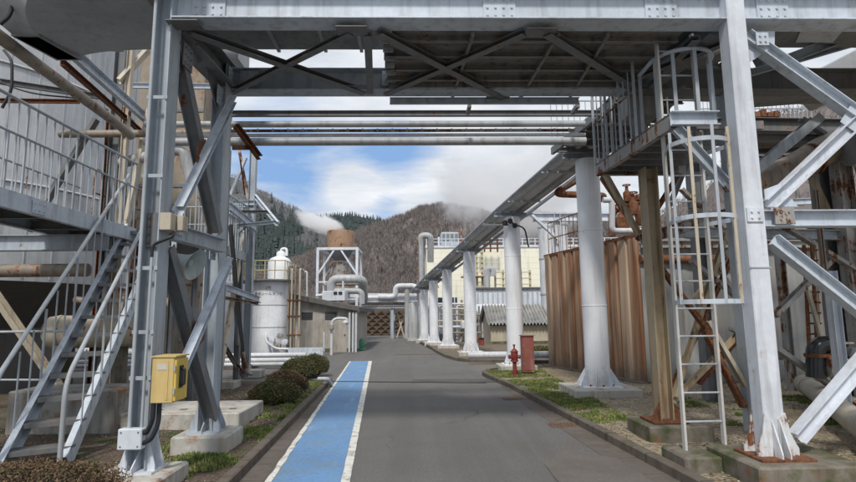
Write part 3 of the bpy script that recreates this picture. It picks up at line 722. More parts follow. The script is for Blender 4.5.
# ------------------------------------------------------------------ column fittings
BXY = YF-.16
yb = thing('electrical_box', 'yellow electrical cabinet with a black handle on the left front column', 'electrical box', P(166,380,BXY))
a0, a1 = P(150,403,BXY-.09), P(170,357,BXY-.09)
bx0, bx1, bz0, bz1 = P(150,400,BXY-.13).x, P(172,400,BXY-.13).x, a0.z, a1.z
MB().box((bx0, BXY-.13, bz0), (bx1, BXY+.14, bz1)).build('cabinet', M['yellow'], yb, bevel=.006)
MB().box((bx0-.012, BXY-.14, bz1), (bx1+.02, BXY+.15, bz1+.012)).build('rain_lid', M['yellow'], yb)
MB().box((bx1, BXY-.12, bz0+.015), (bx1+.022, BXY+.13, bz1-.02)).build('door', M['yellow_bright'], yb, bevel=.003)
hx = bx1+.022; hy = BXY-.02; hz_ = (bz0+bz1)/2+.02
MB().tube(fillet([(hx, hy, hz_+.07), (hx+.035, hy, hz_+.07), (hx+.035, hy, hz_-.07), (hx, hy, hz_-.07)], .02), .011, 8).build('handle', M['black'], yb)
MB().box((hx, hy-.04, hz_-.1), (hx+.006, hy+.04, hz_+.1)).build('lock_plate', M['black'], yb)
for zz_ in (bz0+.08, bz1-.12): MB().lathe([(.009,0),(.009,.05)], (bx1+.012, BXY-.135, zz_), 8).build('hinge', M['rail'], yb)
MB().box((bx0+.05, BXY-.1335, bz1-.11), (bx0+.15, BXY-.1305, bz1-.06)).build('name_plate', M['pale_rail'], yb)
MB().box((bx1-.06, BXY-.136, bz0+.03), (bx1-.045, BXY-.1305, bz1-.03)).build('edge_seam', M['yellow'], yb)
jb0 = P(120,449,YF-.16); jb1 = P(145,430,YF-.16)
jb = thing('junction_box', 'small white junction box low on the left front column below the conduits', 'junction box', ((jb0.x+jb1.x)/2, YF-.17, jb0.z))
MB().box((jb0.x, YF-.22, jb0.z), (jb1.x, YF-.128, jb1.z+.02)).build('enclosure', M['white_steel'], jb, bevel=.008)
for xx_ in (jb0.x+.03, jb1.x-.03):
    for zz_ in (jb0.z+.03, jb1.z-.01): MB().lathe([(.008, 0), (.008,.004)], (xx_, YF-.22, zz_), 8, (0,-1,0)).build('screw', M['paint_dark'], jb)
def wire(name, label, cat, pts, r, mat, rad=.08, grp=None, n=8):
    o = MB().tube(fillet(pts, rad), r, n).build(name, M[mat], None, smooth=60); return tag(o, label, cat, grp)
cz = jb1.z+.02
wire('conduit', 'tall grey conduit running the full height of the left front column', 'conduit', [(LFx-.06, YF-.15, cz), (LFx-.06, YF-.15, 3.1), (LFx-.06, YF-.15, 5.2)], .018, 'rail', grp='conduits on the left column')
wire('conduit', 'short grey conduit beside the tall one ending below the black cable bend', 'conduit', [(LFx+.05, YF-.15, cz), (LFx+.05, YF-.15, 1.2), (LFx+.05, YF-.15, P(150,257,YF-.15).z)], .014, 'rail', grp='conduits on the left column')
q = P(153,254,YF-.15)
wire('cable', 'black cable bending off the top of the short conduit to the wall box', 'cable', [(LFx+.05, YF-.15, q.z-.03), (LFx+.05, YF-.15, q.z+.09), (jb0.x+.36, YF-.14, q.z+.17), (LFx+.2, YF-.05, q.z+.22)], .016, 'black')
wire('cable', 'upper black cable looping from yellow cabinet down to junction box', 'cable', [(LFx+.17, YF-.2, bz0), (LFx+.17, YF-.2, bz0-.16), (LFx+.12, YF-.2, bz0-.27), (jb1.x, YF-.18, jb1.z-.02)], .021, 'black', .07, 'cables under the yellow cabinet')
wire('cable', 'lower black cable looping from yellow cabinet down to junction box', 'cable', [(LFx+.21, YF-.17, bz0), (LFx+.21, YF-.17, bz0-.2), (LFx+.16, YF-.19, bz0-.33), (jb1.x, YF-.18, jb0.z+.05)], .021, 'black', .07, 'cables under the yellow cabinet')
kb = MB()
for z in (.78+.25, 1.45, 2.05, 2.95, 3.75):
    kb = MB().box((LFx-.10, YF-.135, z), (LFx+.10, YF-.122, z+.035)); tag(kb.build('pipe_clamp', M['paint'], None), 'flat steel strap clamp on the left column, %s' % {1.03:'just above the white junction box',1.45:'beside the yellow cabinet',2.05:'below the loudspeaker level',2.95:'above the splice plate',3.75:'uppermost of the column'}[round(z,2)], 'clamp', 'strap clamps on the left column')
wb0, wb1 = P(163,232,YF), P(170,215,YF)
wbx = thing('terminal_box', 'weathered cream terminal box on the left column above the horn loudspeaker', 'terminal box', (LFx+.2, YF-.05, wb0.z))
MB().box((LFx+.092, YF-.13, wb0.z), (LFx+.20, YF+.06, wb1.z)).build('enclosure', M['cream_rust'], wbx, bevel=.005)
MB().box((LFx+.21, YF-.02, wb0.z+.01), (LFx+.27, YF+.1, wb1.z-.01)).build('side_box', M['cream_rust'], wbx, bevel=.005)
# horn loudspeaker
hc = P(189,262,5.8)
ls = thing('horn_loudspeaker', 'pale green horn loudspeaker with rust streaks between the left columns', 'loudspeaker', hc)
ax = V((.90,-.16,-.38)).normalized()
HS = .84
prof = [(.03,-.24),(.05,-.16),(.07,-.08),(.105,.0),(.16,.07),(.20,.10),(.205,.105),(.195,.10),(.15,.06),(.095,-.01),(.05,-.08),(.0001,-.1)]
prof = [(r_*HS, z_*HS) for r_, z_ in prof]
MB().lathe(prof, hc, 28, ax).build('horn', M['horn'], ls, smooth=50)
MB().lathe([(.0001,.0),(.035,.0),(.04,-.05),(.0001,-.06)][::-1], hc+ax*.03, 16, ax).build('reflex_cone', M['horn'], ls, smooth=50)
MB().lathe([(.0001,-.37),(.065,-.36),(.075,-.30),(.07,-.23),(.03,-.21)], hc, 18, ax).build('driver', M['horn'], ls, smooth=40)
MB().bar(hc+ax*-.2, hc+ax*-.2+V((-.05,.1,.32)), .05, .012).build('bracket', M['paint'], ls)
# ------------------------------------------------------------------ overhead deck, duct and crossing pipes
deck = thing('overhead_deck', 'dark rusty plank deck carried above the road by the gantry beams', 'deck', (1, 6.1, 4.64))
DX0, DX1 = Gd(386,60,4.64).x-.0, 2.95
mb = MB()
rr = random.Random(4)
y = YF+.16
while y < YL-.02:
    wd = .115
    mb.box((DX0, y, 4.655+rr.uniform(0,.006)), (DX1, y+wd-.012, 4.70)); y += wd
tag(mb.build('planking', M['rusty_deck'], deck), 'dark rusty planks with narrow gaps')
for yy in (5.62, 5.98, 6.33, 6.62):
    MB().ext((DX0, yy, 4.625), (DX1, yy, 4.625), H_prof(.06,.05,.006,.005)).build('joist', M['rusty_deck'], deck)
for a, b in (((474,28),(452,98)), ((560,30),(520,98)), ((612,28),(570,96))):
    A, B = Gd(*a, 4.6), Gd(*b, 4.6); A.y = max(A.y, YF+.15); MB().bar(A, B, .035, .05).build('cross_joist', M['rusty_deck'], deck)
MB().ext((DX0, 7.12, P(450,101.5,7.12).z), (Gd(566,101,4.7).x+.05, 7.12, P(450,101.5,7.12).z), C_prof(.09,.05,.008)).build('edge_channel', M['paint'], deck)
MB().box((DX0, YL-.01, 4.56), (DX1, YL+.012, 4.65)).build('fascia', M['rusty_deck'], deck)
mb = MB()
for i in range(9): mb.box((DX0-.02, YF+.16+i*.2, 4.60), (DX0+.10, YF+.16+i*.2+.012, 4.72))
mb.box((DX0-.02, YF+.14, 4.705), (DX0+.12, 7.1, 4.715))
tag(mb.build('grating_edge', M['paint'], deck), kind=None)
for px_ in (473, 588):
    A = P(px_, 96, 7.15); B = P(px_, 114, 7.9); MB().bar(V((A.x, 7.6, A.z+.05)), V((A.x, 7.9, B.z+.02)), .05, .06).build('hanger', M['rusty_deck'], deck)

duct = thing('ventilation_duct', 'large grey sheet metal duct above the gantry bending down over the walkway', 'duct', (-3, 6, 5))
ZD = 5.02
dy0, dy1 = YF+.16, 6.62
xl = Gd(60,20,ZD).x
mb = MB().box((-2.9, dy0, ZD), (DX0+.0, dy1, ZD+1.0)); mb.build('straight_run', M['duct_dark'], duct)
for i, px_ in enumerate((270, 320, 358)):
    x_ = Gd(px_, 32, ZD).x; MB().box((x_-.02, dy0-.02, ZD-.03), (x_+.02, dy1+.02, ZD-.001)).build('flange', M['duct'], duct)
# elbow: straight run bends towards the left and down
def duct_sweep(path, w, h, name, mat, par):   # path in XZ at fixed y range
    vs = []; n = len(path)
    for i, (x, z) in enumerate(path):
        a = path[max(i-1,0)]; b = path[min(i+1,n-1)]; d = V((b[0]-a[0], 0, b[1]-a[1])).normalized(); nn = V((-d.z, 0, d.x))
        for (s, yy) in ((0, dy0), (0, dy0+w), (1, dy0+w), (1, dy0)):
            vs.append(V((x, yy, z))+nn*h*s)
    fs = [(i*4+j, i*4+(j+1) % 4, (i+1)*4+(j+1) % 4, (i+1)*4+j) for i in range(n-1) for j in range(4)]+[(3,2,1,0), tuple(range((n-1)*4, n*4))]
    o = MB().add(vs, fs).build(name, mat, par, smooth=35); return o
Zb = P(38,41,5.95).z+.05                                   # lip of the drop leg
xr = P(38,41,5.95).x; xf = P(64,62,6.5).x
st_n = 12; vs = []
for k in range(st_n+1):                                # stations from the straight run round the bend to the lip
    a = math.pi/2*k/st_n; e = (k/st_n)**1.4
    zi = Zb+(ZD-Zb)*math.cos(a); xi_ = lerp(V((-2.9,0,0)), V((xr,0,0)), math.sin(a)**.8).x
    y0_ = 4.92+(5.95-4.92)*e; y1_ = 6.62+(6.50-6.62)*e; sh_ = (xf-xr)*0
    hh = 1.0-.74*e; ox, oz = -math.sin(a)*hh, math.cos(a)*hh
    vs += [V((xi_, y0_, zi)), V((xi_+.12*e, y1_, zi)), V((xi_+ox+.12*e, y1_, zi+oz)), V((xi_+ox, y0_, zi+oz))]
fs = [(i_*4+j_, i_*4+(j_+1) % 4, (i_+1)*4+(j_+1) % 4, (i_+1)*4+j_) for i_ in range(st_n) for j_ in range(4)]+[(0,1,2,3), tuple(range(st_n*4, st_n*4+4))]
MB().add(vs, fs).build('elbow', M['duct'], duct, smooth=35)
l_ = vs[-4:]
MB().prism([l_[0]+V((.03,-.03,0)), l_[1]+V((.03,.03,0)), l_[2]+V((-.03,.03,0)), l_[3]+V((-.03,-.03,0))], (0,0,.04)).build('flange', M['duct_dark'], duct)
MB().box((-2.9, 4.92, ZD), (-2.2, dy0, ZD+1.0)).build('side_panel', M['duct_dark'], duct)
q0, q1 = P(82,38,7.1), P(119,47,7.1)
MB().prism([(q0.x,7.1,q0.z+.35),(q0.x+.02,7.1,q0.z+.05),(q0.x+.12,7.1,q1.z+.02),(q1.x,7.1,q1.z),(q1.x,7.1,q1.z+.12),(q1.x-.16,7.1,q1.z+.22),(q1.x-.2,7.1,q0.z+.35)], (0,.14,0)).build('branch', M['duct'], duct)
q0, q1 = P(207,58,7.2), P(238,58,7.2)
MB().box((q0.x,7.2,q0.z), (q1.x,7.7,q0.z+.75)).build('drop_box', M['duct'], duct)

def cross_pipe(name, label, cat, yc, dpx, mat, Y=8.15, x0=-4.2, x1=None, n=14):
    c = P(400, yc, Y); r = dpx/2*Y/540
    o = MB().tube([(x0, Y, c.z), (x1 or P(585, 130, Y).x, Y, c.z)], r, n).build(name, mat, None, smooth=50); tag(o, label, cat, 'pipes crossing over the road'); return c.z, r
zA = P(400,113.5,8.15).z
cb = MB().ext((-3.1, 8.15, zA), (P(600,114,8.15).x, 8.15, zA), H_prof(.085,.075,.008,.006)); tag(cb.build('cross_beam', M['beam_under'], None), 'slim dark steel beam above the pipes crossing the road', 'beam')
z1, r1 = cross_pipe('pipe', 'uppermost light pipe crossing the road with stained lagging joints', 'pipe', 124, 6.6, M['pipe'], 8.2)
ph = MB()
zt = P(400,130.5,8.25).z
mbp = thing('pipe_support_rail', 'brown rusty slotted rail between the two light pipes crossing the road', 'support rail', (0, 8.25, zt))
MB().box((-3.1, 8.25, zt-.012), (P(575,130,8.25).x, 8.29, zt+.026)).build('flat_bar', M['rail_rust'], mbp)
for k in range(24):
    x_ = -2.95+k*.235; MB().box((x_, 8.235, zt-.01), (x_+.025, 8.249, zt+.03)).build('lug', M['cream_rust'], mbp)
cross_pipe('pipe', 'thin white pipe crossing the road between the two thicker ones', 'pipe', 135, 3.6, M['pipe_white'], 8.3)
cross_pipe('pipe', 'lowest and thickest grey pipe crossing over the road', 'pipe', 141.5, 8.2, M['pipe'], 8.2)
for px_ in (305, 440, 392, 520):
    c = P(px_, 141.5, 8.2)
bk = thing('pipe_bracket', 'rusty angle bracket under the pipes beside the second left column', 'bracket', P(245,150,7.9))
MB().ext(P(234,126,7.6), P(258,158,8.1), C_prof(.09,.07,.01)).build('arm', M['rust'], bk)
MB().ext(P(232,150,7.3), P(252,150,8.2), L_prof(.07,.07,.01)).build('bracket_foot', M['rust'], bk)
MB().tube([P(240,158,8.1), P(245,195,8.3)], .012, 6).build('hanger_rod', M['rust'], bk)

# ------------------------------------------------------------------ round column pipe rack
cols = [((598,386),(587,158)), ((516,364.5),(510,216)), ((471,351.5),(467,251)), ((448,345),(446,269)), ((434,342),(432,280)), ((424.5,339.5),(423.5,289))]
names = ['nearest round white rack column with ribbed foot in front of the rusty basin', 'second round white rack column behind the red fire hydrant', 'third round white rack column from the road gantry, at the island kerb',
         'fourth round white rack column from the road gantry', 'fifth round white rack column, slimmer looking in the distance', 'farthest round white rack column by the far pipe bridge']
plab = ['broad white square plinth under the nearest round column', 'white plinth under the second round column behind the red board', 'white plinth under the third round column on the island', 'white plinth under the fourth round column', 'white plinth under the fifth round column', 'small white plinth under the farthest round column']
rackpts = []; proto = None
for i, (b, t_) in enumerate(cols):
    zp = .2
    B = Gd(*b, zp); T = P(*t_, B.y); r = .235
    B.x = (B.x+P(t_[0], t_[1], B.y).x)/2 if i == 0 else B.x
    c = thing('rack_column', names[i], 'column', (B.x, B.y, zp), 'round white columns of the pipe rack')
    MB().lathe([(r,.02),(r,T.z-zp-.05)], (B.x,B.y,zp), 40).build('shaft', M['white_col'], c, smooth=40)
    for hz_w in (1.55, 3.05): MB().lathe([(r,-.012),(r+.006,-.004),(r+.006,.004),(r,.012)], (B.x,B.y,zp+hz_w), 40).build('weld_seam', M['white_col'], c, smooth=60)
    if i < 3:
        for k in range(8):
            a = k*math.pi/4; MB().lathe([(.018,0),(.018,.03),(.0001,.03)], (B.x+math.cos(a)*.31, B.y+math.sin(a)*.31, zp+.022), 6).build('anchor_bolt', M['rust'], c)
    MB().box((B.x-.36, B.y-.36, zp), (B.x+.36, B.y+.36, zp+.022)).build('base_plate', M['white'], c)
    rx_ = .40 if i == 0 else .32
    for k in range(8):
        a = k*math.pi/4+.39; e = V((math.cos(a), math.sin(a), 0)); f_ = V((-e.y, e.x, 0))*.007
        o_ = V((B.x,B.y,zp+.022))
        MB().prism([o_+e*r*.98-f_, o_+e*rx_-f_, o_+e*rx_-f_+V((0,0,.05)), o_+e*r*.98-f_+V((0,0,.34))], f_*2).build('foot_rib', M['white_steel'], c)
    MB().box((B.x-.36, B.y-.13, T.z-.05), (B.x+.36, B.y+.13, T.z-.03)).build('head_plate', M['paint'], c)
    MB().ext((B.x-.50, B.y, T.z+.03), (B.x+.44, B.y, T.z+.03), H_prof(.12,.12,.01,.008)).build('cross_arm', M['paint'], c)
    rackpts.append(V((B.x, B.y, T.z+.09)))
    s = .62 if i == 0 else .5
    tag(MB().box((B.x-s, B.y-s, 0), (B.x+s, B.y+s, zp)).build('column_plinth', M['concrete_white'], None, bevel=.015), plab[i], 'plinth', 'white plinths of the round columns')
p0 = rackpts[0]; p1 = rackpts[1]; dr = (p1-p0)/(p1.y-p0.y)
near = p0-dr*3.4; far_ = rackpts[-1]+(rackpts[-1]-rackpts[-2])*.9
line = [near]+rackpts+[far_]
wire_ = lambda name, label, cat, dx, dz, r, mat, grp=None: tag(MB().tube([p+V((dx,0,dz)) for p in line], r, 16).build(name, M[mat], None, smooth=50), label, cat, grp)
wire_('rack_pipe', 'long grey lagged pipe along the road side of the column rack', 'pipe', -.27, .13, .10, 'pipe_white', 'pipes on the column rack')
wire_('rack_pipe', 'thin grey pipe along the top outer edge of the column rack', 'pipe', -.43, .10, .04, 'rail', 'pipes on the column rack')
wire_('rack_main_pipe', 'fat grey lagged main pipe resting on the heads of the round columns', 'pipe', .02, .20, .175, 'pipe_white', 'pipes on the column rack')
tr = thing('cable_tray', 'covered grey cable tray running down the column rack', 'cable tray', rackpts[0])
for a_, b_ in zip(line[:-1], line[1:]):
    off_ = V((.0,0,.03)); MB().ext(a_+off_, b_+off_, [(.21,.13),(.21,0),(.22,0),(.22,.012),(.37,.012),(.37,0),(.38,0),(.38,.13)]).build('tray_section', M['tray'], tr)
    L_ = (b_-a_).length; k = max(2, int(L_/3.1))
    for j in range(k):
        q = lerp(a_, b_, (j+.5)/k); MB().box((q.x-.48, q.y-.025, q.z-.01), (q.x+.40, q.y+.025, q.z+.024)).build('tray_joint', M['tray'], tr)
MB().ext(line[0]+V((.40,0,.03)), line[-1]+V((.40,0,.03)), L_prof(.05,.08,.006)).build('side_channel', M['paint'], tr)
q = P(480,187,16); 
# hydrant + faded red board at the second column
hp = Gd(515,376,.07)
hy = thing('fire_hydrant', 'small dark red fire hydrant with side outlets on the grass', 'hydrant', hp)
MB().lathe([(.11,0),(.11,.03),(.055,.04),(.05,.32),(.06,.33),(.06,.36)], hp, 18).build('stem', M['red'], hy, smooth=40)
MB().lathe([(.06,.36),(.085,.40),(.09,.52),(.085,.60),(.05,.66),(.0001,.68)], hp, 20).build('head', M['red'], hy, smooth=40)
MB().lathe([(.10,.355),(.10,.385)], hp, 16).build('flange', M['red'], hy)
MB().lathe([(.10,.585),(.10,.61)], hp, 16).build('flange', M['red'], hy)
for s in (-1, 1):
    MB().lathe([(.04,0),(.04,.12),(.052,.12),(.052,.15),(.0001,.155)], hp+V((0,0,.47)), 14, (s,-.3,0)).build('outlet', M['red'], hy, smooth=40)
MB().lathe([(.02,.66),(.022,.74),(.035,.75),(.035,.77),(.0001,.78)], hp, 10).build('valve_nut', M['red'], hy)
bp = Gd(528,374,.07)
bd = thing('hose_cabinet', 'faded red hose cabinet standing on the grass beside the hydrant', 'cabinet', bp)
w_, d_, h_ = .30, .28, P(521,336,bp.y).z-.07
MB().box((bp.x-w_/2, bp.y-d_/2, .12), (bp.x+w_/2, bp.y+d_/2, .07+h_)).build('body', M['red_faded'], bd, bevel=.008)
MB().box((bp.x-w_/2+.03, bp.y-d_/2-.012, .17), (bp.x+w_/2-.03, bp.y-d_/2-.001, .02+h_)).build('door', M['red_faded'], bd, bevel=.004)
MB().box((bp.x-w_/2-.02, bp.y-d_/2-.03, .07+h_), (bp.x+w_/2+.02, bp.y+d_/2+.02, .09+h_)).build('top', M['red_faded'], bd)
for zz_ in (.3,.75): MB().box((bp.x-w_/2+.015, bp.y-d_/2-.02, zz_), (bp.x-w_/2+.045, bp.y-d_/2-.001, zz_+.07)).build('hinge', M['paint_dark'], bd)
MB().box((bp.x-w_/2+.02, bp.y-d_/2+.03, .04), (bp.x+w_/2-.02, bp.y+d_/2-.03, .12)).build('base', M['dark'], bd)
MB().tube([(bp.x+w_/2-.07, bp.y-d_/2-.012, .5), (bp.x+w_/2-.07, bp.y-d_/2-.04, .5), (bp.x+w_/2-.07, bp.y-d_/2-.04, .62), (bp.x+w_/2-.07, bp.y-d_/2-.012, .62)], .008, 6).build('handle', M['paint_dark'], bd)
# low white pipe along the island kerb
q0, q1 = Gd(466,354,.3), Gd(516,352,.3)
wire('pipe', 'low white pipe lying along the island kerb between two round columns', 'pipe', [q0+V((0,-.6,0)), V((5.2, q0.y-.7, .3))], .11, 'pipe_white', .3)
# drain covers in the right gutter
for px_, py_, lab in ((563,425,'larger iron drain grate in the right gutter, nearer the camera'), (513,398.5,'smaller iron drain grate farther along the right gutter')):
    c = Gd(px_, py_, .008); dg = thing('drain_grate', lab, 'drain grate', c, 'drain grates in the gutter')
    MB().box((c.x-.20, c.y-.16, .001), (c.x+.20, c.y+.16, .0085)).build('frame', M['kerb'], dg)
    for k in range(7): MB().box((c.x-.17+k*.05, c.y-.13, .0085), (c.x-.145+k*.05, c.y+.13, .014)).build('bar', M['rust'], dg)

# ------------------------------------------------------------------ rusty tank on the right
TH = 3.36
TA, TB = Gd(549.5,367.5,0), Gd(648,386.5,0)          # far and near corner of the rusty side
TCn, TD = V((TB.x+8.5, TB.y+.4, 0)), V((TA.x+8.5, TA.y+2.0, 0))
rt = thing('storage_basin', 'big rectangular steel basin with rust streaked ribbed side and grey front wall', 'basin', TA)
def ribbed(a, b, h, pitch, dep, nz=4):                # folded sheet piles, outward side on the left of a->b
    L_ = (b-a).length; d = (b-a)/L_; nn = V((-d.y, d.x, 0))*-1; n_ = int(L_/pitch); pts = []
    for k in range(n_):
        s0 = L_*k/n_; w_ = L_/n_; jig = noise.noise(V((k*1.7, 3, 1)))*.012
        for f_, o_ in ((0,0),(.10,0),(.16,dep),(.84,dep),(.90,0)): pts.append(a+d*(s0+w_*f_)+nn*(o_+jig))
    pts.append(b); m_ = len(pts); vs = []
    for iz in range(nz+1):
        for k, q in enumerate(pts): vs.append(V((q.x, q.y, h*iz/nz))+nn*noise.noise(V((k*.21, iz*.8, 5)))*.02)
    return vs, [(iz*m_+k, iz*m_+k+1, (iz+1)*m_+k+1, (iz+1)*m_+k) for iz in range(nz) for k in range(m_-1)]
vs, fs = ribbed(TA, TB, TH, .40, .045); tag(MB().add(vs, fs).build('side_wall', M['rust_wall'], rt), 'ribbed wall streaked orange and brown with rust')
vs, fs = ribbed(TB, TCn, TH, 1.2, .012); tag(MB().add(vs, fs).build('front_wall', M['grey_wall'], rt), 'stained grey front wall')
MB().prism([TA+V((.1,.3,0)), TB+V((.1,.15,0)), TCn+V((0,.15,0)), TD], (0,0,TH-.3)).build('body', M['paint_dark'], rt)
MB().bar(TA+V((0,0,TH)), TB+V((0,0,TH)), .10, .07).build('rim', M['rust'], rt); MB().bar(TB+V((0,0,TH)), TCn+V((0,0,TH)), .10, .07).build('rim', M['rust'], rt)
MB().ext(TB+V((.0,-.1,TH*.93)), TCn+V((0,-.1,TH*.93)), H_prof(.16,.14,.012,.009)).build('waler', M['paint_worn'], rt)
fo = (TB-TA).normalized(); MB().bar(TA+V((-.12,0,.04)), TB+V((-.12,-.1,.04)), .22, .12).build('footing', M['concrete'], rt); MB().bar(TB+V((0,-.1,.04)), TCn+V((0,-.1,.04)), .22, .12).build('footing', M['concrete'], rt)
ra, rb2 = TA+V((.12,0,TH+.03)), lerp(TA,TB,.62)+V((.12,0,TH+.03))
for hh in (.5,1.0): MB().tube([ra+V((0,0,hh)), rb2+V((0,0,hh))], .018, 6).build('handrail', M['rail_rust'], rt)
for k in range(14): q = lerp(ra, rb2, k/13); MB().tube([q, q+V((0,0,1.0))], .012, 6).build('rail_post', M['rail_rust'], rt)
# pipes over the tank
grp = 'pipes over the rusty basin'
Yp = 13.0
wire('pipe', 'rust red pipe rising diagonally then running level above the basin rim', 'pipe', [P(602,165,Yp), P(553,194,Yp), P(606,195.5,Yp), P(606,195.5,Yp)+V((0,1.4,0))], .085, 'pipe_red', .25, grp, 12)
wire('pipe', 'cream pipe dropping beside the nearest round column and turning level', 'pipe', [P(603,200,12.4), P(612,200,12.4), P(612,231,12.4), P(648,231,12.4)], .07, 'pipe_white', .12, grp, 12)
wire('pipe', 'rust brown pipe climbing behind the cream one toward the valves', 'pipe', [P(612,236,13.2), P(612,212,13.2), P(640,196,13.2), P(655,196,13.2)], .09, 'pipe_red', .15, grp, 12)
wire('pipe', 'horizontal rusty brown pipe along the basin wall behind the ladder', 'pipe', [P(640,259,12.0), P(735,259,12.0)], .10, 'pipe_red', .15, grp, 12)
for i, (px_, py_, s) in enumerate(((622,222,1.0),(633,206,.8),(627,195,.6),(641,215,.9))):
    c = P(px_, py_, 13.1); vl = thing('valve', ['large rusty valve body with handwheel above the basin rim', 'rusty valve upper right of the large one', 'small topmost rusty valve by the cream pipe', 'rusty valve nearest the yellowed column'][i], 'valve', c, 'valves above the basin')
    MB().lathe([(.0001,-.3*s),(.12*s,-.28*s),(.16*s,-.1*s),(.16*s,.1*s),(.07*s,.2*s),(.06*s,.36*s)], c, 16).build('body', M['pipe_red'], vl, smooth=40)
    MB().tube([c+V((math.cos(a)*.15*s, math.sin(a)*.15*s, .42*s)) for a in [k*math.pi/8 for k in range(16)]], .018*s+.004, 6, close=True).build('handwheel', M['pipe_red'], vl, smooth=60)
    MB().tube([c+V((0,0,.3*s)), c+V((0,0,.46*s))], .016, 6).build('spindle', M['rust'], vl)

# ------------------------------------------------------------------ access platform and caged ladder
ap = thing('access_platform', 'weathered steel access platform with railings beside the right gantry column', 'platform', (RRx, YR, .25))
cRR = MB().ext((RRx, YR, .25), (RRx, YR, 3.52), H_prof(.17,.22,.014,.011), (1,0,0)).build('column', M['ochre'], ap)
MB().box((RRx-.22, YR-.22, .25), (RRx+.22, YR+.22, .272)).build('base_plate', M['rust'], cRR)
for s in (-1,1):
    MB().prism([(RRx+s*.085, YR-.1, .272), (RRx+s*.2, YR-.1, .272), (RRx+s*.2, YR-.1, .3), (RRx+s*.085, YR-.1, .50)], (0,.012,0)).build('gusset', M['rust'], cRR)
zf = P(640,150,6.3).z
EX0 = Gd(675,117,3.62); EX1 = Gd(596,173,3.58)
ZP = 3.62
near_e, far_e = V((EX0.x, 5.46, ZP)), V((EX1.x, EX1.y, ZP))
MB().ext(near_e, far_e, C_prof(.17,.07,.010)).build('edge_beam', M['paint_worn'], ap)
bx = 3.28
MB().ext((near_e.x-.02, 5.42, ZP), (RFx-.15, 5.42, ZP), C_prof(.15,.07,.010)).build('edge_beam', M['paint_light'], ap)
MB().ext((near_e.x+.03, 5.43, ZP-.10), (RFx-.12, 5.43, P(748,185,5.43).z), C_prof(.11,.06,.009)).build('strut', M['paint'], ap)
MB().prism([(near_e.x-.0,5.46,ZP+.06),(near_e.x+.32,5.46,ZP+.06),(far_e.x+.9,far_e.y,ZP+.06),(far_e.x,far_e.y,ZP+.06)], (0,0,.02)).build('floor_grating', M['rusty_deck'], ap)
MB().prism([(near_e.x+.62,5.55,ZP+.06),(RFx-.1,5.55,ZP+.06),(far_e.x+1.2,far_e.y,ZP+.06),(far_e.x+.9,far_e.y,ZP+.06)], (0,0,.02)).build('floor_grating', M['rusty_deck'], ap)
for k in range(7):
    t_ = (k+.5)/7; A = lerp(near_e, far_e, t_); MB().bar(A+V((.05,0,.0)), A+V((1.1,0,.0)), .05, .09).build('floor_joist', M['beam_under'], ap)
MB().ext((far_e.x, far_e.y, ZP), (far_e.x+1.3, far_e.y, ZP), C_prof(.17,.07,.010)).build('edge_beam', M['paint_worn'], ap)
# railing on the road side
A0, A1_ = near_e+V((.02,.12,.09)), far_e+V((.0,0,.09))
for hh, rr_ in ((1.05,.02),(.58,.012)):
    MB().tube([lerp(A0,A1_,.35)+V((0,0,hh)), A1_+V((0,0,hh)), A1_+V((1.1,0,hh))], rr_, 8).build('handrail', M['rail_rust'], ap)
for k in range(10):
    q = lerp(A0, A1_, .35+.65*k/9); MB().tube([q, q+V((0,0,1.05))], .009 if k % 3 else .02, 6).build('rail_post', M['rail'], ap)
for k in range(8):
    q = A1_+V((1.1*(k+1)/8,0,0)); MB().tube([q, q+V((0,0,1.05))], .011, 6).build('rail_post', M['rail'], ap)
# rusty X bracing from the yellowed column
def apb(a, b, Y0, Y1, mat, w=.10): return MB().ext(P(*a, Y0), P(*b, Y1), C_prof(w, .05, .008), (0,1,0)).build('brace', M[mat], ap)
apb((649,255),(716,345),7.05,7.1,'rust'); apb((702,330),(742,408),7.1,7.0,'rust',.12); apb((706,322),(750,398),7.1,7.0,'cream_rust',.09)
apb((672,405),(745,330),7.15,7.2,'ochre'); apb((676,398),(728,232),7.1,7.6,'ochre',.10)
apb((668,400),(742,240),7.4,7.9,'rust',.08)
apb((690,262),(760,318),7.3,7.35,'paint_worn'); apb((712,262),(745,312),8.0,8.0,'paint_worn',.07)
apb((602,172),(640,240),7.6,7.3,'ochre',.12); apb((600,178),(648,250),7.9,7.4,'rust',.08)
apb((640,240),(680,175),7.2,7.6,'rust',.10); apb((690,150),(735,200),7.0,7.0,'paint_worn',.10)
MB().ext(P(640,240,7.2), P(735,212,7.2), C_prof(.16,.07,.01)).build('beam', M['paint_worn'], ap)
# far platform on top of the nearest round column
fp = thing('far_platform', 'dark open grid walkway over the nearest round column under the pipes', 'platform', (3.2, 9.5, 4.5))
zq = rackpts[0].z+.02; X0_ = P(553,163,10.6).x
for yy in [8.0+.42*k for k in range(7)]:
    MB().ext((X0_-.12*(yy-10.5), yy, zq), (4.2, yy, zq), C_prof(.10,.05,.008)).build('joist', M['beam_under'], fp)
MB().ext((X0_+.3, 7.95, zq+.02), (X0_-.02, 10.65, zq+.02), C_prof(.14,.06,.01)).build('edge_beam', M['paint_dark'], fp)
MB().box((X0_+.25, 7.95, zq+.07), (4.2, 10.65, zq+.09)).build('floor_plate', M['rusty_deck'], fp)
for hh in (.5, 1.0): MB().tube([(X0_-.02,10.6,zq+hh+.08),(4.2,10.6,zq+hh+.08)], .018, 8).build('handrail', M['rail'], fp)
for k in range(14): MB().tube([(X0_+k*.12,10.6,zq+.08),(X0_+k*.12,10.6,zq+1.08)], .010, 6).build('rail_post', M['rail'], fp)
lb_ = thing('lagged_box', 'dented grey lagged box hanging above the rail of the access platform', 'insulated box', P(636,110,7.2))
a_, b_ = P(623,108,7.2), P(650,56,7.2)
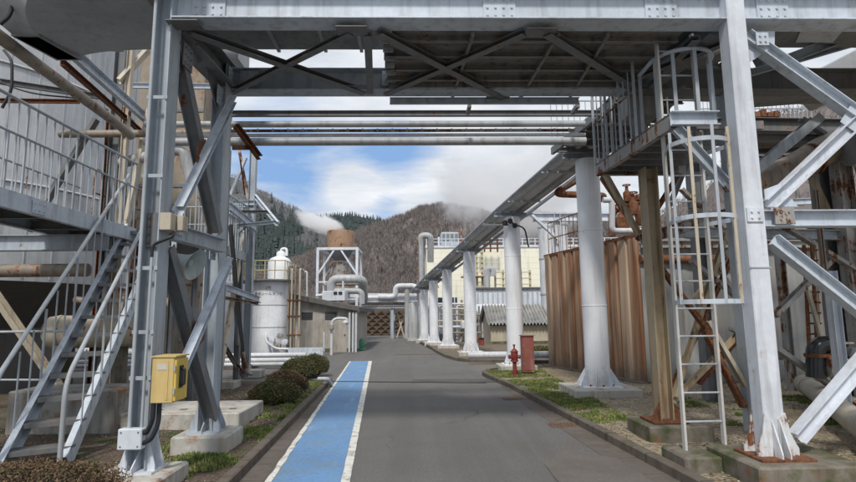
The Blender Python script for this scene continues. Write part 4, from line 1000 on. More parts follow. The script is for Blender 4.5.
MB().box((a_.x, 7.0, a_.z-.2), (b_.x, 7.4, b_.z)).build('casing', M['duct_dark'], lb_, bevel=.04)
MB().box((a_.x-.02, 6.98, lerp(a_,b_,.25).z), (b_.x+.02, 7.42, lerp(a_,b_,.25).z+.04)).build('strap', M['rail_rust'], lb_)
MB().tube(fillet([P(636,75,7.1), P(636,130,7.1), P(660,150,7.1)], .2), .10, 12).build('outlet_pipe', M['duct_dark'], lb_, smooth=50)

ld = thing('caged_ladder', 'tall pale ladder with safety cage rising to the platform beside the right column', 'ladder', Gd(702,447,.2))
LA_, LB_ = Gd(683,448,.2), Gd(722,447,.2)
LY = 5.72; lx0, lx1 = LA_.x-.02, LB_.x-.03
for x_ in (lx0, lx1):
    MB().box((x_-.012, LY-.03, .2), (x_+.012, LY+.03, 4.75)).build('side_rail', M['pale_rail'], ld)
k = 0; z = .48
while z < 4.6:
    MB().tube([(lx0, LY, z), (lx1, LY, z)], .010, 6).build('rung', M['rail'], ld); z += .29
cr = .34; cxm = (lx0+lx1)/2
def hoop(z, rr_=.31, wd=.045, mat='paint_light'):
    pts = [(lx0, LY)]+[(cxm+rr_*math.cos(a)*1.0, LY-.30-rr_*math.sin(a)*1.0) for a in [math.pi-math.pi*i/16 for i in range(17)]]+[(lx1, LY)]
    vs = []
    for x_, y_ in pts: vs += [V((x_, y_, z)), V((x_, y_, z+wd))]
    inner = [(cxm+(x_-cxm)*.97, LY+(y_-LY)*.97) for x_, y_ in pts]
    for x_, y_ in inner: vs += [V((x_, y_, z)), V((x_, y_, z+wd))]
    m_ = len(pts); fs = []
    for i in range(m_-1):
        fs += [(2*i,2*i+2,2*i+3,2*i+1), (2*m_+2*i,2*m_+2*i+1,2*m_+2*i+3,2*m_+2*i+2), (2*i,2*m_+2*i,2*m_+2*i+2,2*i+2), (2*i+1,2*i+3,2*m_+2*i+3,2*m_+2*i+1)]
    MB().add(vs, fs).build('cage_hoop', M[mat], ld)
for z, m_ in ((1.68,'paint_light'),(2.52,'paint_light'),(3.3,'rail')): hoop(z, mat=m_)
for i, a in enumerate([R(8), R(50), R(90), R(130), R(172)]):
    x_, y_ = cxm+.305*math.cos(a), LY-.30-.305*math.sin(a)
    MB().box((x_-.016, y_-.005, 1.68), (x_+.016, y_+.005, 3.46)).build('cage_bar', M['cream_rust' if i % 2 else 'rail'], ld)
# guard above the platform opening
gcx = P(680,100,6.0).x
pts = [(gcx-.33, 6.3)]+[(gcx+.34*math.cos(a), 5.95-.34*math.sin(a)) for a in [math.pi-math.pi*i/14 for i in range(15)]]
zt_ = P(680,52,5.7).z
for z in (zt_,):
    MB().tube([(x_, y_, z) for x_, y_ in pts], .024, 8).build('cage_hoop', M['paint_light'], ld, smooth=60)
for i in (0, 2, 5, 8, 11, 15):
    x_, y_ = pts[i]; MB().box((x_-.02, y_-.006, ZP+.08), (x_+.02, y_+.006, zt_)).build('cage_bar', M['paint_light' if i > 5 else 'rail'], ld)

# small fittings on the rack
cbk = thing('cable_bracket', 'black bracket arm with drooping cable near the head of the second round column', 'bracket', V((rackpts[1].x, rackpts[1].y, rackpts[1].z-.6)))
q = rackpts[1]+V((-.15,-.3,-.45))
MB().bar(q+V((-.75,0,.05)), q+V((.0,0,.05)), .05, .05).build('arm', M['paint_dark'], cbk)
MB().tube(fillet([q+V((.0,-.05,.2)), q+V((.15,-.08,.05)), q+V((.45,-.08,-.05)), q+V((.55,-.05,-.6))], .15), .022, 8).build('cable', M['black'], cbk, smooth=60)
for dx_, dz_ in ((-.1,.1),(.05,.15),(.18,.02)): MB().lathe([(.001,-.08),(.07,-.05),(.07,.05),(.001,.08)], q+V((dx_,-.05,dz_)), 10).build('connector', M['black'], cbk, smooth=40)
rr2 = thing('rack_ladder', 'small slanting hand ladder on top of the distant end of the rack', 'ladder', rackpts[4])
a_, b_ = P(428,283,30), P(440,268,30)
for dy in (0,.4):
    MB().tube([a_+V((0,dy,0)), b_+V((0,dy,0))], .03, 6).build('side_rail', M['pipe_brown'], rr2)
for k in range(6): q = lerp(a_, b_, k/5); MB().tube([q, q+V((0,.4,0))], .02, 6).build('rung', M['pipe_brown'], rr2)
for k in range(3): q = lerp(a_, b_, (k+.5)/3); MB().tube([q, q+V((.25,0,-.7))], .025, 6).build('stay', M['pipe_brown'], rr2)
# ------------------------------------------------------------------ raised walkway and stair on the left
WX, WZ = -4.80, 3.12
wk = thing('raised_walkway', 'pale blue steel walkway with double barred railings above the left side', 'walkway', (WX, 7, 2.9))
MB().ext((WX, 3.2, WZ-.11), (WX, 9.3, WZ-.11), C_prof(.22,.08,.01), (0,0,1), True).build('edge_channel', M['paint_light'], wk, bevel=.003)
MB().ext((WX-.95, 3.2, WZ-.11), (WX-.95, 9.3, WZ-.11), C_prof(.22,.08,.01)).build('edge_channel', M['paint'], wk)
MB().box((WX-.95, 3.2, WZ-.03), (WX-.02, 9.3, WZ-.0)).build('floor_plate', M['paint_dark'], wk)
for k in range(7): MB().ext((WX-.95, 3.6+k*.9, WZ-.14), (WX-.05, 3.6+k*.9, WZ-.14), C_prof(.12,.05,.008)).build('joist', M['paint_dark'], wk)
for yy in (5.75, 8.4): MB().ext((WX-2.2, yy, WZ-.36), (WX+.05, yy, WZ-.36), H_prof(.24,.16,.012,.008)).build('cross_beam', M['paint'], wk)
s_ = MB().box((WX+.006, 6.75, WZ-.2), (WX+.016, 7.0, WZ-.03)); bolts(s_, (WX+.016, 6.875, WZ-.115), 3, 2, .08, .09, axis=(1,0,0)); s_.build('splice_plate', M['paint_light'], wk)
def railing(par, a, b, h=1.12, k=12, mat='rail', mid=True, r=.021, br=.011, big=4):
    a, b = V(a), V(b)
    MB().tube([a+V((0,0,h)), b+V((0,0,h))], r, 10).build('handrail', M[mat], par, smooth=60)
    if mid: MB().tube([a+V((0,0,h*.62)), b+V((0,0,h*.62))], r*.75, 8).build('mid_rail', M[mat], par, smooth=60)
    for i in range(k+1):
        q = lerp(a, b, i/k); MB().tube([q, q+V((0,0,h))], r*.8 if i % big == 0 else br, 6).build('baluster', M[mat], par, smooth=60)
railing(wk, (WX-.01, 3.6, WZ), (WX-.01, 9.2, WZ), k=34, big=6)
railing(wk, (WX-.93, 3.6, WZ), (WX-.93, 9.2, WZ), k=26, mat='rail', big=6)
# stair
st = thing('steel_stair', 'steep grey steel stair with tube handrails rising to the left walkway', 'stair', (-4, 6, 0))
sl0, sl1 = V((-4.28,5.86,.06)), V((-4.98,9.28,WZ)); sr0, sr1 = V((-3.74,6.16,.06)), V((-4.42,9.50,WZ))
Cs = C_prof(.21,.07,.009)
MB().ext(sl0, sl1, Cs, (0,0,1)).build('stringer', M['paint_light'], st, bevel=.003)
MB().ext(sr0, sr1, Cs, (0,0,1), True).build('stringer', M['paint_light'], st, bevel=.003)
nT = 13; td = (sl1-sl0); td.z = 0; td = td.normalized()*.13
for k in range(nT):
    t_ = (k+.6)/nT; a, b = lerp(sl0, sl1, t_), lerp(sr0, sr1, t_); b.z = a.z
    MB().add([a-td,b-td,b+td,a+td]+[p+V((0,0,.028)) for p in (a-td,b-td,b+td,a+td)], [(3,2,1,0),(4,5,6,7),(0,1,5,4),(1,2,6,5),(2,3,7,6),(3,0,4,7)]).build('tread', M['beam_under'], st)
    MB().bar(a-td+V((0,0,.0)), b-td+V((0,0,.0)), .006, .045).build('nosing', M['beam_under'], st)
H_ = V((0,0,.95))
for (a, b, k) in ((sl0, sl1, 13), (sr0, sr1, 13)):
    fr = V((0,-.16,0))
    MB().tube(fillet([a+fr+V((0,0,-.05)), a+fr+H_*.93, b+H_], .22, 8), .026, 12).build('handrail', M['rail'], st, smooth=60)
    for i in range(1, k):
        q = lerp(a, b, i/k); MB().tube([q, q+H_], .0105 if i % 3 else .016, 6).build('baluster', M['rail'], st, smooth=60)
# walkway beyond, seen between the two left columns
w2 = thing('far_walkway', 'small grey walkway with railing seen between the two left columns', 'walkway', (-4.1, 10.5, 3))
WX2 = -4.05
MB().ext((WX2, 9.3, WZ-.1), (WX2, 13.0, WZ-.1), C_prof(.2,.07,.01), (0,0,1), True).build('edge_channel', M['paint'], w2)
MB().box((WX-.9, 9.32, WZ-.03), (WX2-.02, 13.0, WZ)).build('floor_plate', M['paint_dark'], w2)
railing(w2, (WX2, 9.9, WZ), (WX2, 12.9, WZ), k=20)
railing(w2, (WX-.9, 12.95, WZ), (WX2, 12.95, WZ), k=12)
railing(w2, (WX-.9, 9.5, WZ), (WX-.9, 12.9, WZ), k=16, mat='rail_rust')
for (x_, y_) in ((WX2-.02, 10.1), (WX2-.02, 12.6), (WX-.8, 12.6)): MB().ext((x_, y_, 0), (x_, y_, WZ-.2), H_prof(.12,.12,.009,.007), (1,0,0)).build('leg', M['paint_dark'], w2)

# ------------------------------------------------------------------ big grey tank and its clutter on the far left
TLc = V((-10.9, 12.9, 0))
tl = thing('grey_storage_tank', 'huge light grey panelled tank rising behind the left walkway', 'tank', TLc)
MB().lathe([(3.62,2.35),(3.62,9.5),(.01,10.2)], TLc, 96).build('shell', M['tank_grey'], tl, smooth=30)
MB().lathe([(2.45,.0),(2.45,1.4),(3.0,1.95),(3.6,2.35)], TLc, 72).build('dark_skirt', M['tank_low'], tl, smooth=40)
for k in range(44):
    a = k*2*math.pi/44; e = V((math.cos(a), math.sin(a), 0))
    if e.y < .35: MB().box((0,0,0),(0,0,0)) if False else MB().bar(TLc+e*3.625+V((0,0,2.4)), TLc+e*3.625+V((0,0,9.45)), .02, .012, e).build('seam_rib', M['tank_grey'], tl)
for z in (4.3, 6.7): MB().lathe([(3.64,z),(3.66,z+.02),(3.64,z+.05)], TLc, 96).build('hoop_band', M['tank_grey'], tl)
wire('pipe', 'long stained brown pipe running level across the dark foot of the big left tank', 'pipe', [(-12, 8.3, P(40,271,8.3).z), (P(88,270,8.3).x, 8.3, P(88,270,8.3).z)], .10, 'pipe_brown', .1, 'pipes on the left side', 12)
wire('pipe', 'rusty lagged pipe slanting down from the upper left corner over the railing', 'pipe', [P(-60,-8,5.3), P(8,43,5.9), P(118,124,8.9), P(131,136,9.4)], .075, 'pipe_brown', .3, 'pipes on the left side', 14)
wire('pipe', 'level brown pipe passing behind the left front column under the crossing pipes', 'pipe', [P(60,134,9.7), P(235,133,9.7)], .07, 'pipe_brown', .2, 'pipes on the left side', 12)
wire('pipe', 'grey pipe with an elbow between the two left columns', 'pipe', [P(120,163,9.9), P(176,150,9.9), P(184,152,9.9), P(192,185,9.9)], .10, 'pipe', .3, 'pipes on the left side', 12)
wire('cable', 'thick black cable hanging in the upper left corner beside the duct', 'cable', [P(2,-10,5.6), P(14,2,5.6), P(9,17,5.6), P(0,24,5.6)], .02, 'black', .15)
wire('cable', 'black cable drooping below the rusty pipe behind the left railing', 'cable', [P(4,50,6.6), P(12,60,6.6), P(12,90,6.6), P(2,108,6.6)], .018, 'black', .2)
wire('cable', 'thin black cable stretched level in front of the grey tank', 'cable', [P(-10,78,7.5), P(30,94,7.5), P(80,98,8.0), P(108,110,8.5)], .012, 'black', .3)
sf = thing('steel_post_frame', 'rust marked steel frame of posts and braces behind the left walkway', 'steel frame', (-5.3, 9.8, 0))
def sfb(a, b, Y0, Y1, mat, prof=None, up=(0,1,0)): return MB().ext(P(*a, Y0), P(*b, Y1), prof or C_prof(.1,.05,.008), up).build('brace', M[mat], sf)
for (px_, Y_, mat, w_, ztop) in ((110.5,9.9,'paint_dark',.20,P(110,47,9.9).z),(119,9.7,'cream_rust',.10,P(119,48,9.7).z),(103,10.2,'rust',.12,P(103,120,10.2).z)):
    x_ = P(px_,230,Y_).x; MB().ext((x_, Y_, 0), (x_, Y_, ztop), H_prof(w_,w_,.012,.009), (1,0,0)).build('post', M[mat], sf)
sfb((66,49),(148,122),7.0,10.4,'paint_light',C_prof(.17,.08,.01),(0,0,1)); sfb((60,62),(140,132),7.2,10.6,'rust',C_prof(.09,.06,.01),(0,0,1))
sfb((121,82),(150,50),9.6,10.0,'cream_rust',C_prof(.13,.07,.01)); sfb((128,225),(152,110),9.7,10.0,'cream_rust',C_prof(.15,.07,.01))
sfb((30,232),(98,120),9.8,9.9,'beam_under',C_prof(.14,.07,.01)); sfb((0,82),(105,98),8.8,9.6,'beam_under',C_prof(.09,.07,.01),(0,0,1))
sfb((0,101),(80,102),8.8,9.2,'rust',C_prof(.07,.05,.01),(0,0,1)); sfb((130,86),(222,87),11.5,11.6,'paint_light',C_prof(.12,.06,.01),(0,0,1))
sfb((-10,292),(66,402),8.2,8.6,'cream_rust',C_prof(.15,.08,.01)); sfb((60,395),(76,425),8.4,8.5,'cream_rust',C_prof(.12,.07,.01))
sfb((186,60),(188,118),11.6,11.6,'cream_rust',C_prof(.12,.06,.01),(1,0,0)); sfb((150,235),(165,120),10.4,10.6,'ochre',C_prof(.12,.06,.01))
sfb((112,360),(128,290),10.5,10.6,'paint_worn'); sfb((118,300),(100,420),10.8,10.7,'ochre',C_prof(.12,.06,.01)); sfb((140,230),(125,300),11,11,'rust')
for (a, b, Y_, mat, r_) in [((60,318),(130,318),11.5,'paint_worn',.05),((75,300),(132,306),12,'pipe_brown',.08),((0,332),(74,331),8.0,'rail',.018),((0,380),(60,380),8.0,'rail',.015),((160,285),(206,285),12.5,'rail_rust',.03),((84,350),(135,352),12,'pipe_white',.07),((160,400),(214,378),12,'pipe_white',.04),((180,340),(214,352),12,'paint_worn',.05),((164,300),(200,330),13,'pipe_brown',.09)]:
    MB().tube([P(*a,Y_), P(*b,Y_)], r_, 10).build('tie_pipe', M[mat], sf, smooth=60)
vs_ = P(70,332,9.6); ves = thing('horizontal_vessel', 'cream lagged vessel lying on its side behind the stair', 'vessel', vs_)
MB().lathe([(.001,-.1),(.15,-.08),(.26,.0),(.28,.1),(.28,1.3),(.2,1.42),(.001,1.5)], vs_+V((-.35,0,0)), 28, (1,.25,0)).build('shell', M['cream_rust'], ves, smooth=40)
for d_ in (.15,.45,.8): MB().lathe([(.292,0),(.292,.04)], vs_+V((-.35,0,0))+V((1,.25,0)).normalized()*d_, 28, (1,.25,0)).build('band', M['cream_rust'], ves)
for d_ in (.25, 1.1):
    q = vs_+V((-.35,0,0))+V((1,.25,0)).normalized()*d_; MB().box((q.x-.06,q.y-.2,0),(q.x+.06,q.y+.2,q.z-.2)).build('saddle', M['concrete'], ves)
tag(MB().box((Gd(50,425,.0).x, 7.7, 0), (Gd(50,425,.0).x+1.45, 8.5, .62)).build('concrete_block', M['concrete_slab'], None, bevel=.02), 'weathered concrete block behind the stair treads', 'block')
A_, B_, C_ = Gd(239,413,.27), Gd(261,401.5,.27), Gd(150,412,.27)
sb = MB().prism([(C_.x-.6,A_.y,0),(A_.x,A_.y,0),(B_.x,B_.y+.15,0),(C_.x-.6,B_.y+.15,0)], (0,0,.27)).build('concrete_slab', M['concrete_white'], None, bevel=.015)
for k_ in range(5):
    q = lerp(V((C_.x-.3,A_.y+.35,.271)), V((A_.x-.2,A_.y+.35,.271)), k_/4); MB().box((q.x-.05,q.y-.03,.262),(q.x+.05,q.y+.03,.2735)).build('slot', M['dark'], sb)
tag(sb, 'low wide concrete slab with pale stained top behind the second left column', 'slab')
tw = thing('tan_building', 'tall tan weathered building block glimpsed between the left columns', 'building', (-9.5, 20, 0))
MB().box((P(134,60,19).x, 19, 0), (P(206,60,19).x, 22, P(160,44,19).z)).build('wall', concrete('tan_wall', (.34,.29,.23), stain=(.15,.12,.09), rust=.15, scale=.5), tw)
MB().box((P(134,60,19).x-.1, 18.9, P(160,44,19).z), (P(206,60,19).x+.1, 22.1, P(160,44,19).z+.15)).build('coping', M['roof_dark'], tw)
for zz_ in (6.2, 9.0): MB().box((P(134,60,19).x, 18.97, zz_), (P(206,60,19).x, 19.0, zz_+.12)).build('ledge', M['paint_dark'], tw)

# trestle tower
te = thing('trestle_tower', 'slim steel trestle with a small bracket platform left of the white tank', 'trestle', (-4.6, 13, 0))
def teb(a, b, Y0, Y1, mat, w=.11, up=(0,1,0)): return MB().ext(P(*a, Y0), P(*b, Y1), C_prof(w, .06, .008), up).build('brace', M[mat], te)
Yt = Gd(251,377,.2).y
x_ = P(250,260,Yt).x; MB().ext((x_, Yt, .2), (x_, Yt, P(252,147,Yt).z), H_prof(.16,.14,.01,.008), (1,0,0)).build('post', M['paint'], te)
Yn = Gd(223,390,.2).y
x2_ = P(222,300,Yn).x; MB().ext((x2_, Yn, .2), (x2_, Yn, P(226,150,Yn).z), H_prof(.10,.10,.01,.008), (1,0,0)).build('post', M['paint_dark'], te)
teb((219,384),(246,232),Yn,Yt,'cream_rust',.16); teb((229,225),(243,372),Yn+.6,Yt,'beam_under',.12); teb((239,345),(233,215),Yt-.6,Yt-.8,'paint_dark',.10)
teb((228,206),(256,229),Yn+.5,Yt,'paint_light',.17,(0,0,1)); teb((233,203),(258,203),Yt,Yt,'paint_light',.12,(0,0,1)); teb((256,196),(279,224),Yt,Yt-1.5,'paint_light',.10,(0,0,1)); teb((236,226),(280,222),Yt-.7,Yt-1.4,'paint',.07,(0,0,1))
teb((240,212),(272,212),Yt-.6,Yt-.9,'paint_dark',.07,(0,0,1)); teb((238,235),(253,220),Yt-.6,Yt-.1,'beam_under',.07)
teb((232,195),(247,158),Yt,Yt,'paint_light',.10); teb((238,150),(247,200),Yt+.3,Yt,'rail_rust',.07)
teb((226,288),(259,300),Yn+.5,Yt,'paint_light',.13,(0,0,1)); teb((224,298),(258,304),Yn+.3,Yt,'rail_rust',.06,(0,0,1)); teb((222,345),(242,376),Yn+.4,Yt,'paint_worn',.09)
MB().tube([P(243,352,Yt-.3), P(247,372,Yt-.3), P(252,375,Yt-.3)], .045, 8).build('drain_pipe', M['rail_rust'], te)
for c, lab in ((Gd(223,391,0), 'small white footing block under the nearer trestle post'), (Gd(251,378,0), 'small white footing block under the farther trestle post')):
    tag(MB().box((c.x-.22, c.y-.1, 0), (c.x+.26, c.y+.4, .2)).build('footing_block', M['concrete_white'], None, bevel=.012), lab, 'footing')

# ------------------------------------------------------------------ clipped shrubs
def shrub(label, c, rx, ry, h, n, leaf, mat, seed):
    rr = random.Random(seed); root = thing('shrub', label, 'shrub', c, 'clipped shrubs along the left bed')
    mb = MB(); c = V(c)
    for i in range(n):
        a = rr.uniform(0, 2*math.pi); u = rr.uniform(-.25, 1) ; rad = math.sqrt(max(0, 1-max(u,0)**2)) if u > 0 else 1-.25*abs(u)*1.5
        bump_ = 1+.20*noise.noise(V((math.cos(a)*2.2, math.sin(a)*2.2, u*2+seed)))+rr.uniform(-.16,.08)
        if rr.random() < .03: bump_ += rr.uniform(0,.08)
        d = V((math.cos(a)*rad, math.sin(a)*rad, max(u, -.25)))
        p = c+V((d.x*rx*bump_, d.y*ry*bump_, h*.30+d.z*h*.70*bump_))
        l = leaf*rr.uniform(.6,1.3); e1 = V((rr.gauss(0,1), rr.gauss(0,1), rr.gauss(0,.8))).normalized()
        e2 = e1.cross(V((rr.gauss(0,1), rr.gauss(0,1), rr.gauss(0,1)))).normalized()
        mb.add([p-e1*l, p+e2*l*.42, p+e1*l, p-e2*l*.42], [(0,1,2,3)])
    mb.build('foliage', M[mat], root)
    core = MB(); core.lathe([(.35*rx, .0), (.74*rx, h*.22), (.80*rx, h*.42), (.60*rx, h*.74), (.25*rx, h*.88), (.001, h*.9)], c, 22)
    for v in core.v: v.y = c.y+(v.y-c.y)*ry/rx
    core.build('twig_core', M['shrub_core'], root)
    tk = MB()
    for k in range(7):
        a = rr.uniform(0, 6.28); tk.tube([c+V((math.cos(a)*.04, math.sin(a)*.04, -.02)), c+V((math.cos(a)*rx*.5, math.sin(a)*ry*.5, h*.5))], .012, 5)
    st_ = tk.build('stem', M['shrub_core'], root); st_['kind'] = 'stuff'
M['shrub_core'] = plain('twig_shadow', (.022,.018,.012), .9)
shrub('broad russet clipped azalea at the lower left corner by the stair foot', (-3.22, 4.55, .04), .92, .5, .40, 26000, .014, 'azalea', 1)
def sh(px0, px1, pyt, pyb, lab, seed, mat='azalea_green', n=9000):
    b = Gd((px0+px1)/2, pyb, .05); r = (px1-px0)/2*b.y/540; b.y += r*.75; r = (px1-px0)/2*b.y/540*.90
    shrub(lab, (b.x*1.02, b.y, .04), r, r*.9, P((px0+px1)/2, pyt, b.y).z-.0, n, .020, mat, seed)
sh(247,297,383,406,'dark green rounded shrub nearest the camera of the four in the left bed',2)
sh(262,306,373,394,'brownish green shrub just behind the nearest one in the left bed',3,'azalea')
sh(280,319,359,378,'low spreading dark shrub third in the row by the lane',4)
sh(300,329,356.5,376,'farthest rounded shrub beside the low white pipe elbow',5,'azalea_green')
wire('pipe', 'short white drain pipe elbow poking from the bed toward the kerb', 'pipe', [Gd(318,379,.22), Gd(328,379,.22), Gd(331,384,.05)], .045, 'pipe_white', .1)
# ------------------------------------------------------------------ middle distance, left
def bx(name, par, px0, py0, px1, py1, Y, dep, mat, bevel=0):
    a, b = P(px0, py1, Y), P(px1, py0, Y); a2 = P(px0, py0, Y)
    return MB().box((min(a.x,b.x), Y, a.z), (b.x, Y+dep, max(b.z, a2.z))).build(name, mat, par, bevel=bevel)
Yk = 24.0
wt = thing('white_tank', 'white cylindrical chemical tank with black lettering and a yellow railed top', 'tank', P(269,352,Yk))
c = P(269.5,300,Yk); rT = 18.8*Yk/540; zt_ = P(269,282,Yk).z
MB().lathe([(rT,0),(rT,zt_-.02),(rT*.98,zt_)], (c.x,Yk,0), 48).build('shell', M['white'], wt, smooth=35)
for py_ in (305.5,328): MB().lathe([(rT+.006,0),(rT+.012,.02),(rT+.006,.045)], (c.x,Yk,P(269,py_,Yk-rT).z), 48).build('seam', M['paint'], wt)
MB().lathe([(rT+.35,0),(rT+.35,.06)], (c.x,Yk,zt_), 40).build('top_platform', M['paint_dark'], wt)
c2 = P(279.5,270,Yk+.2); r2 = 11.5*Yk/540; z2b, z2t = zt_+.05, P(279,262,Yk).z
MB().lathe([(r2,z2b),(r2,z2t),(r2*.82,z2t+.16),(r2*.4,z2t+.26),(.001,z2t+.30)], (c2.x,c2.y,0), 36).build('upper_drum', M['white'], wt, smooth=35)
MB().lathe([(.2,z2t+.2),(.2,z2t+.42),(.13,z2t+.5),(.001,z2t+.52)], (c2.x+.05,c2.y,0), 20).build('vent_cap', M['white'], wt, smooth=50)
MB().tube(fillet([(c2.x+.05,c2.y,z2t+.35),(c2.x+.05,c2.y,z2t+.62),(c2.x+.3,c2.y,z2t+.62),(c2.x+.3,c2.y,z2t+.3)],.12), .06, 10).build('vent_pipe', M['white'], wt, smooth=60)
def textmesh(s, name, size, loc, mat, par, cyl=None):
    cu = bpy.data.curves.new(name, 'FONT'); cu.body = s; cu.size = size; cu.align_x = 'CENTER'; cu.align_y = 'CENTER'
    o = bpy.data.objects.new('tmp_lettering', cu); COL.objects.link(o); dg = bpy.context.evaluated_depsgraph_get(); dg.update()
    me = bpy.data.meshes.new_from_object(o.evaluated_get(dg)); bpy.data.objects.remove(o)
    org = ORG[par.name]; cx, cy, rad = cyl
    for v in me.vertices:
        a = -math.pi/2+v.co.x/rad+math.atan2(0, 1)+ (loc[0])/rad
        v.co = V((cx+math.cos(a)*(rad+.008), cy+math.sin(a)*(rad+.008), loc[2]+v.co.y))-org
    me.materials.clear(); me.materials.append(mat)
    q = bpy.data.objects.new(name, me); COL.objects.link(q); q.parent = par; return q
la_ = P(275,291.5,Yk-rT).z
textmesh('2号', 'lettering', .17, (.16,0,P(275,288,Yk-rT).z), M['dark'], wt, (c.x, Yk, rT))
textmesh('薬液シールタンク', 'lettering', .155, (.16,0,P(275,294,Yk-rT).z), M['dark'], wt, (c.x, Yk, rT))
def rect_rail(par, x0, x1, y0, y1, z, h, mat, k=.35, r=.02):
    for (a, b) in (((x0,y0),(x1,y0)),((x1,y0),(x1,y1)),((x0,y1),(x1,y1)),((x0,y0),(x0,y1))):
        for hh in (h, h*.5): MB().tube([(a[0],a[1],z+hh),(b[0],b[1],z+hh)], r, 6).build('handrail', M[mat], par)
        n_ = max(2, int(math.hypot(b[0]-a[0], b[1]-a[1])/k))
        for i in range(n_): MB().tube([(a[0]+(b[0]-a[0])*i/n_, a[1]+(b[1]-a[1])*i/n_, z), (a[0]+(b[0]-a[0])*i/n_, a[1]+(b[1]-a[1])*i/n_, z+h)], r, 6).build('rail_post', M[mat], par)
rect_rail(wt, P(243,270,Yk).x, P(291,270,Yk).x, Yk-1.1, Yk+1.0, zt_+.02, .82, 'rail_yellow', .42, .022)
MB().box((P(243,270,Yk).x, Yk-1.1, zt_-.06), (P(252,270,Yk).x, Yk+1.0, zt_+.0)).build('side_platform', M['paint_dark'], wt)
for k_, (px_, py_) in enumerate(((272,340),(280,336),(285,342),(278,346))):
    q = P(px_, py_, Yk-rT-.25); MB().lathe([(.0001,-.1),(.12,-.08),(.12,.1),(.06,.14),(.06,.3)], q, 12, (0,1,0)).build('nozzle_valve', M['paint_worn' if k_ % 2 else 'white_steel'], wt, smooth=40)
MB().tube(fillet([P(266,334,Yk-rT-.1), P(266,342,Yk-rT-.5), P(276,349,Yk-rT-.5), P(290,349,Yk-rT-.5)], .2), .05, 8).build('feed_pipe', M['white_steel'], wt)
wt2 = thing('white_tank', 'second white tank half hidden behind the second left column and trestle', 'tank', P(236,352,26))
c = P(234,300,26); MB().lathe([(.9,0),(.9,P(234,284,26).z),(.86,P(234,284,26).z+.05),(.4,P(234,278,26).z+.1),(.001,P(234,276,26).z+.1)], (c.x,26,0), 40).build('shell', M['white'], wt2, smooth=35)
MB().lathe([(.38,P(230,280,26).z),(.38,P(230,252,26).z),(.001,P(230,247,26).z)], (P(229,260,26).x,26,0), 24).build('upper_drum', M['white'], wt2, smooth=35)
rect_rail(wt2, P(228,270,26).x, P(244,270,26).x, 25.2, 26.6, P(234,284,26).z, .9, 'rail_yellow', .4, .022)
rp = thing('riser_pipes', 'tall bundle of rust stained riser pipes beside the white tank', 'pipe bundle', P(293,352,23.4))
for i, (px_, mat_) in enumerate(((288.5,'pipe_brown'),(291.5,'cream_rust'),(295,'pipe_brown'),(299.5,'cream_rust'))):
    x_ = P(px_,300,23.4).x; MB().tube(fillet([(x_,23.4,0),(x_,23.4,P(px_,266+(i%2)*3,23.4).z),(x_,24.2,P(px_,266+(i%2)*3,23.4).z)],.1), .045, 8).build('riser', M[mat_], rp, smooth=60)
for py_ in (300,316,335): a = P(287,py_,23.35); b = P(301,py_,23.35); MB().bar(a, b, .05).build('clamp_bar', M['rust'], rp)

bl = thing('grey_building', 'low grey stucco building with a dark sloping sheet roof and two louvred openings', 'building', P(320,352,24.6))
Yb = 24.6; A = P(286,351,Yb); Bq = P(352,351,Yb); zl, zr = P(288,294,Yb).z, P(352,309.5,Yb).z
MB().prism([(A.x-.6,Yb,-.02),(Bq.x,Yb,-.02),(Bq.x,Yb,zr),(A.x-.6,Yb,zl+.1)], (0,7.5,0)).build('wall', M['stucco'], bl)
MB().prism([(A.x-1.0,Yb-.35,zl+.02),(Bq.x+.35,Yb-.35,zr-.09),(Bq.x+.35,Yb-.35,zr+.10),(A.x-1.0,Yb-.35,zl+.26)], (0,8.2,0)).build('roof', M['roof_dark'], bl)
for (x0,x1) in ((301.5,312.5),(325,336.5)):
    a, b = P(x0,319.5,Yb-.02), P(x1,312,Yb-.02)
    lv = MB().box((a.x,Yb-.03,a.z),(b.x,Yb-.004,b.z)).build('louvre', M['dark'], bl)
    n_ = 5
    for k in range(n_):
        z_ = a.z+(b.z-a.z)*(k+.3)/n_; MB().box((a.x+.02,Yb-.05,z_),(b.x-.02,Yb-.032,z_+.018)).build('slat', M['paint_dark'], lv)
a, b = P(333,352,Yb-.02), P(347,319.5,Yb-.02); dr_ = MB().box((a.x,Yb-.02,0),(b.x,Yb-.004,b.z-.1)).build('door', M['stucco'], bl)
MB().box((b.x-.12,Yb-.045,.5*b.z),(b.x-.07,Yb-.021,.5*b.z+.06)).build('handle', M['dark'], dr_)
MB().box((A.x-.6,Yb-.012,0),(Bq.x,Yb-.003,.16)).build('plinth_band', M['concrete'], bl)
for px_ in (349.5,353,356):
    wire('downpipe', {349.5:'slim white downpipe nearest the door of the grey building',353:'middle white downpipe on the corner of the grey building',356:'outer white pipe standing off the corner of the grey building'}[px_], 'pipe', [(P(px_,330,Yb-.2).x,Yb-.2,0),(P(px_,330,Yb-.2).x,Yb-.2,P(px_,312,Yb-.2).z),(P(px_,330,Yb-.2).x+.1,Yb+1.2,P(px_,310,Yb-.2).z)], .05, 'pipe_white', .1, 'white pipes at the building corner')
arch = thing('pipe_arch', 'white arched pipe with a valve standing before the grey building', 'pipe', Gd(333,352,0))
Ya = 22.8
MB().tube(fillet([(P(331.5,340,Ya).x,Ya,0),(P(331.5,340,Ya).x,Ya,P(331,318.5,Ya).z),(P(347,340,Ya).x,Ya,P(347,318.5,Ya).z),(P(347,340,Ya).x,Ya,P(347,326,Ya).z)],.35,8), .055, 10).build('pipe_run', M['pipe_white'], arch, smooth=60)
q = P(345.5,323,Ya); MB().lathe([(.14,0),(.14,.04),(.07,.1),(.001,.12)], q, 14).build('shower_head', M['pipe_white'], arch)
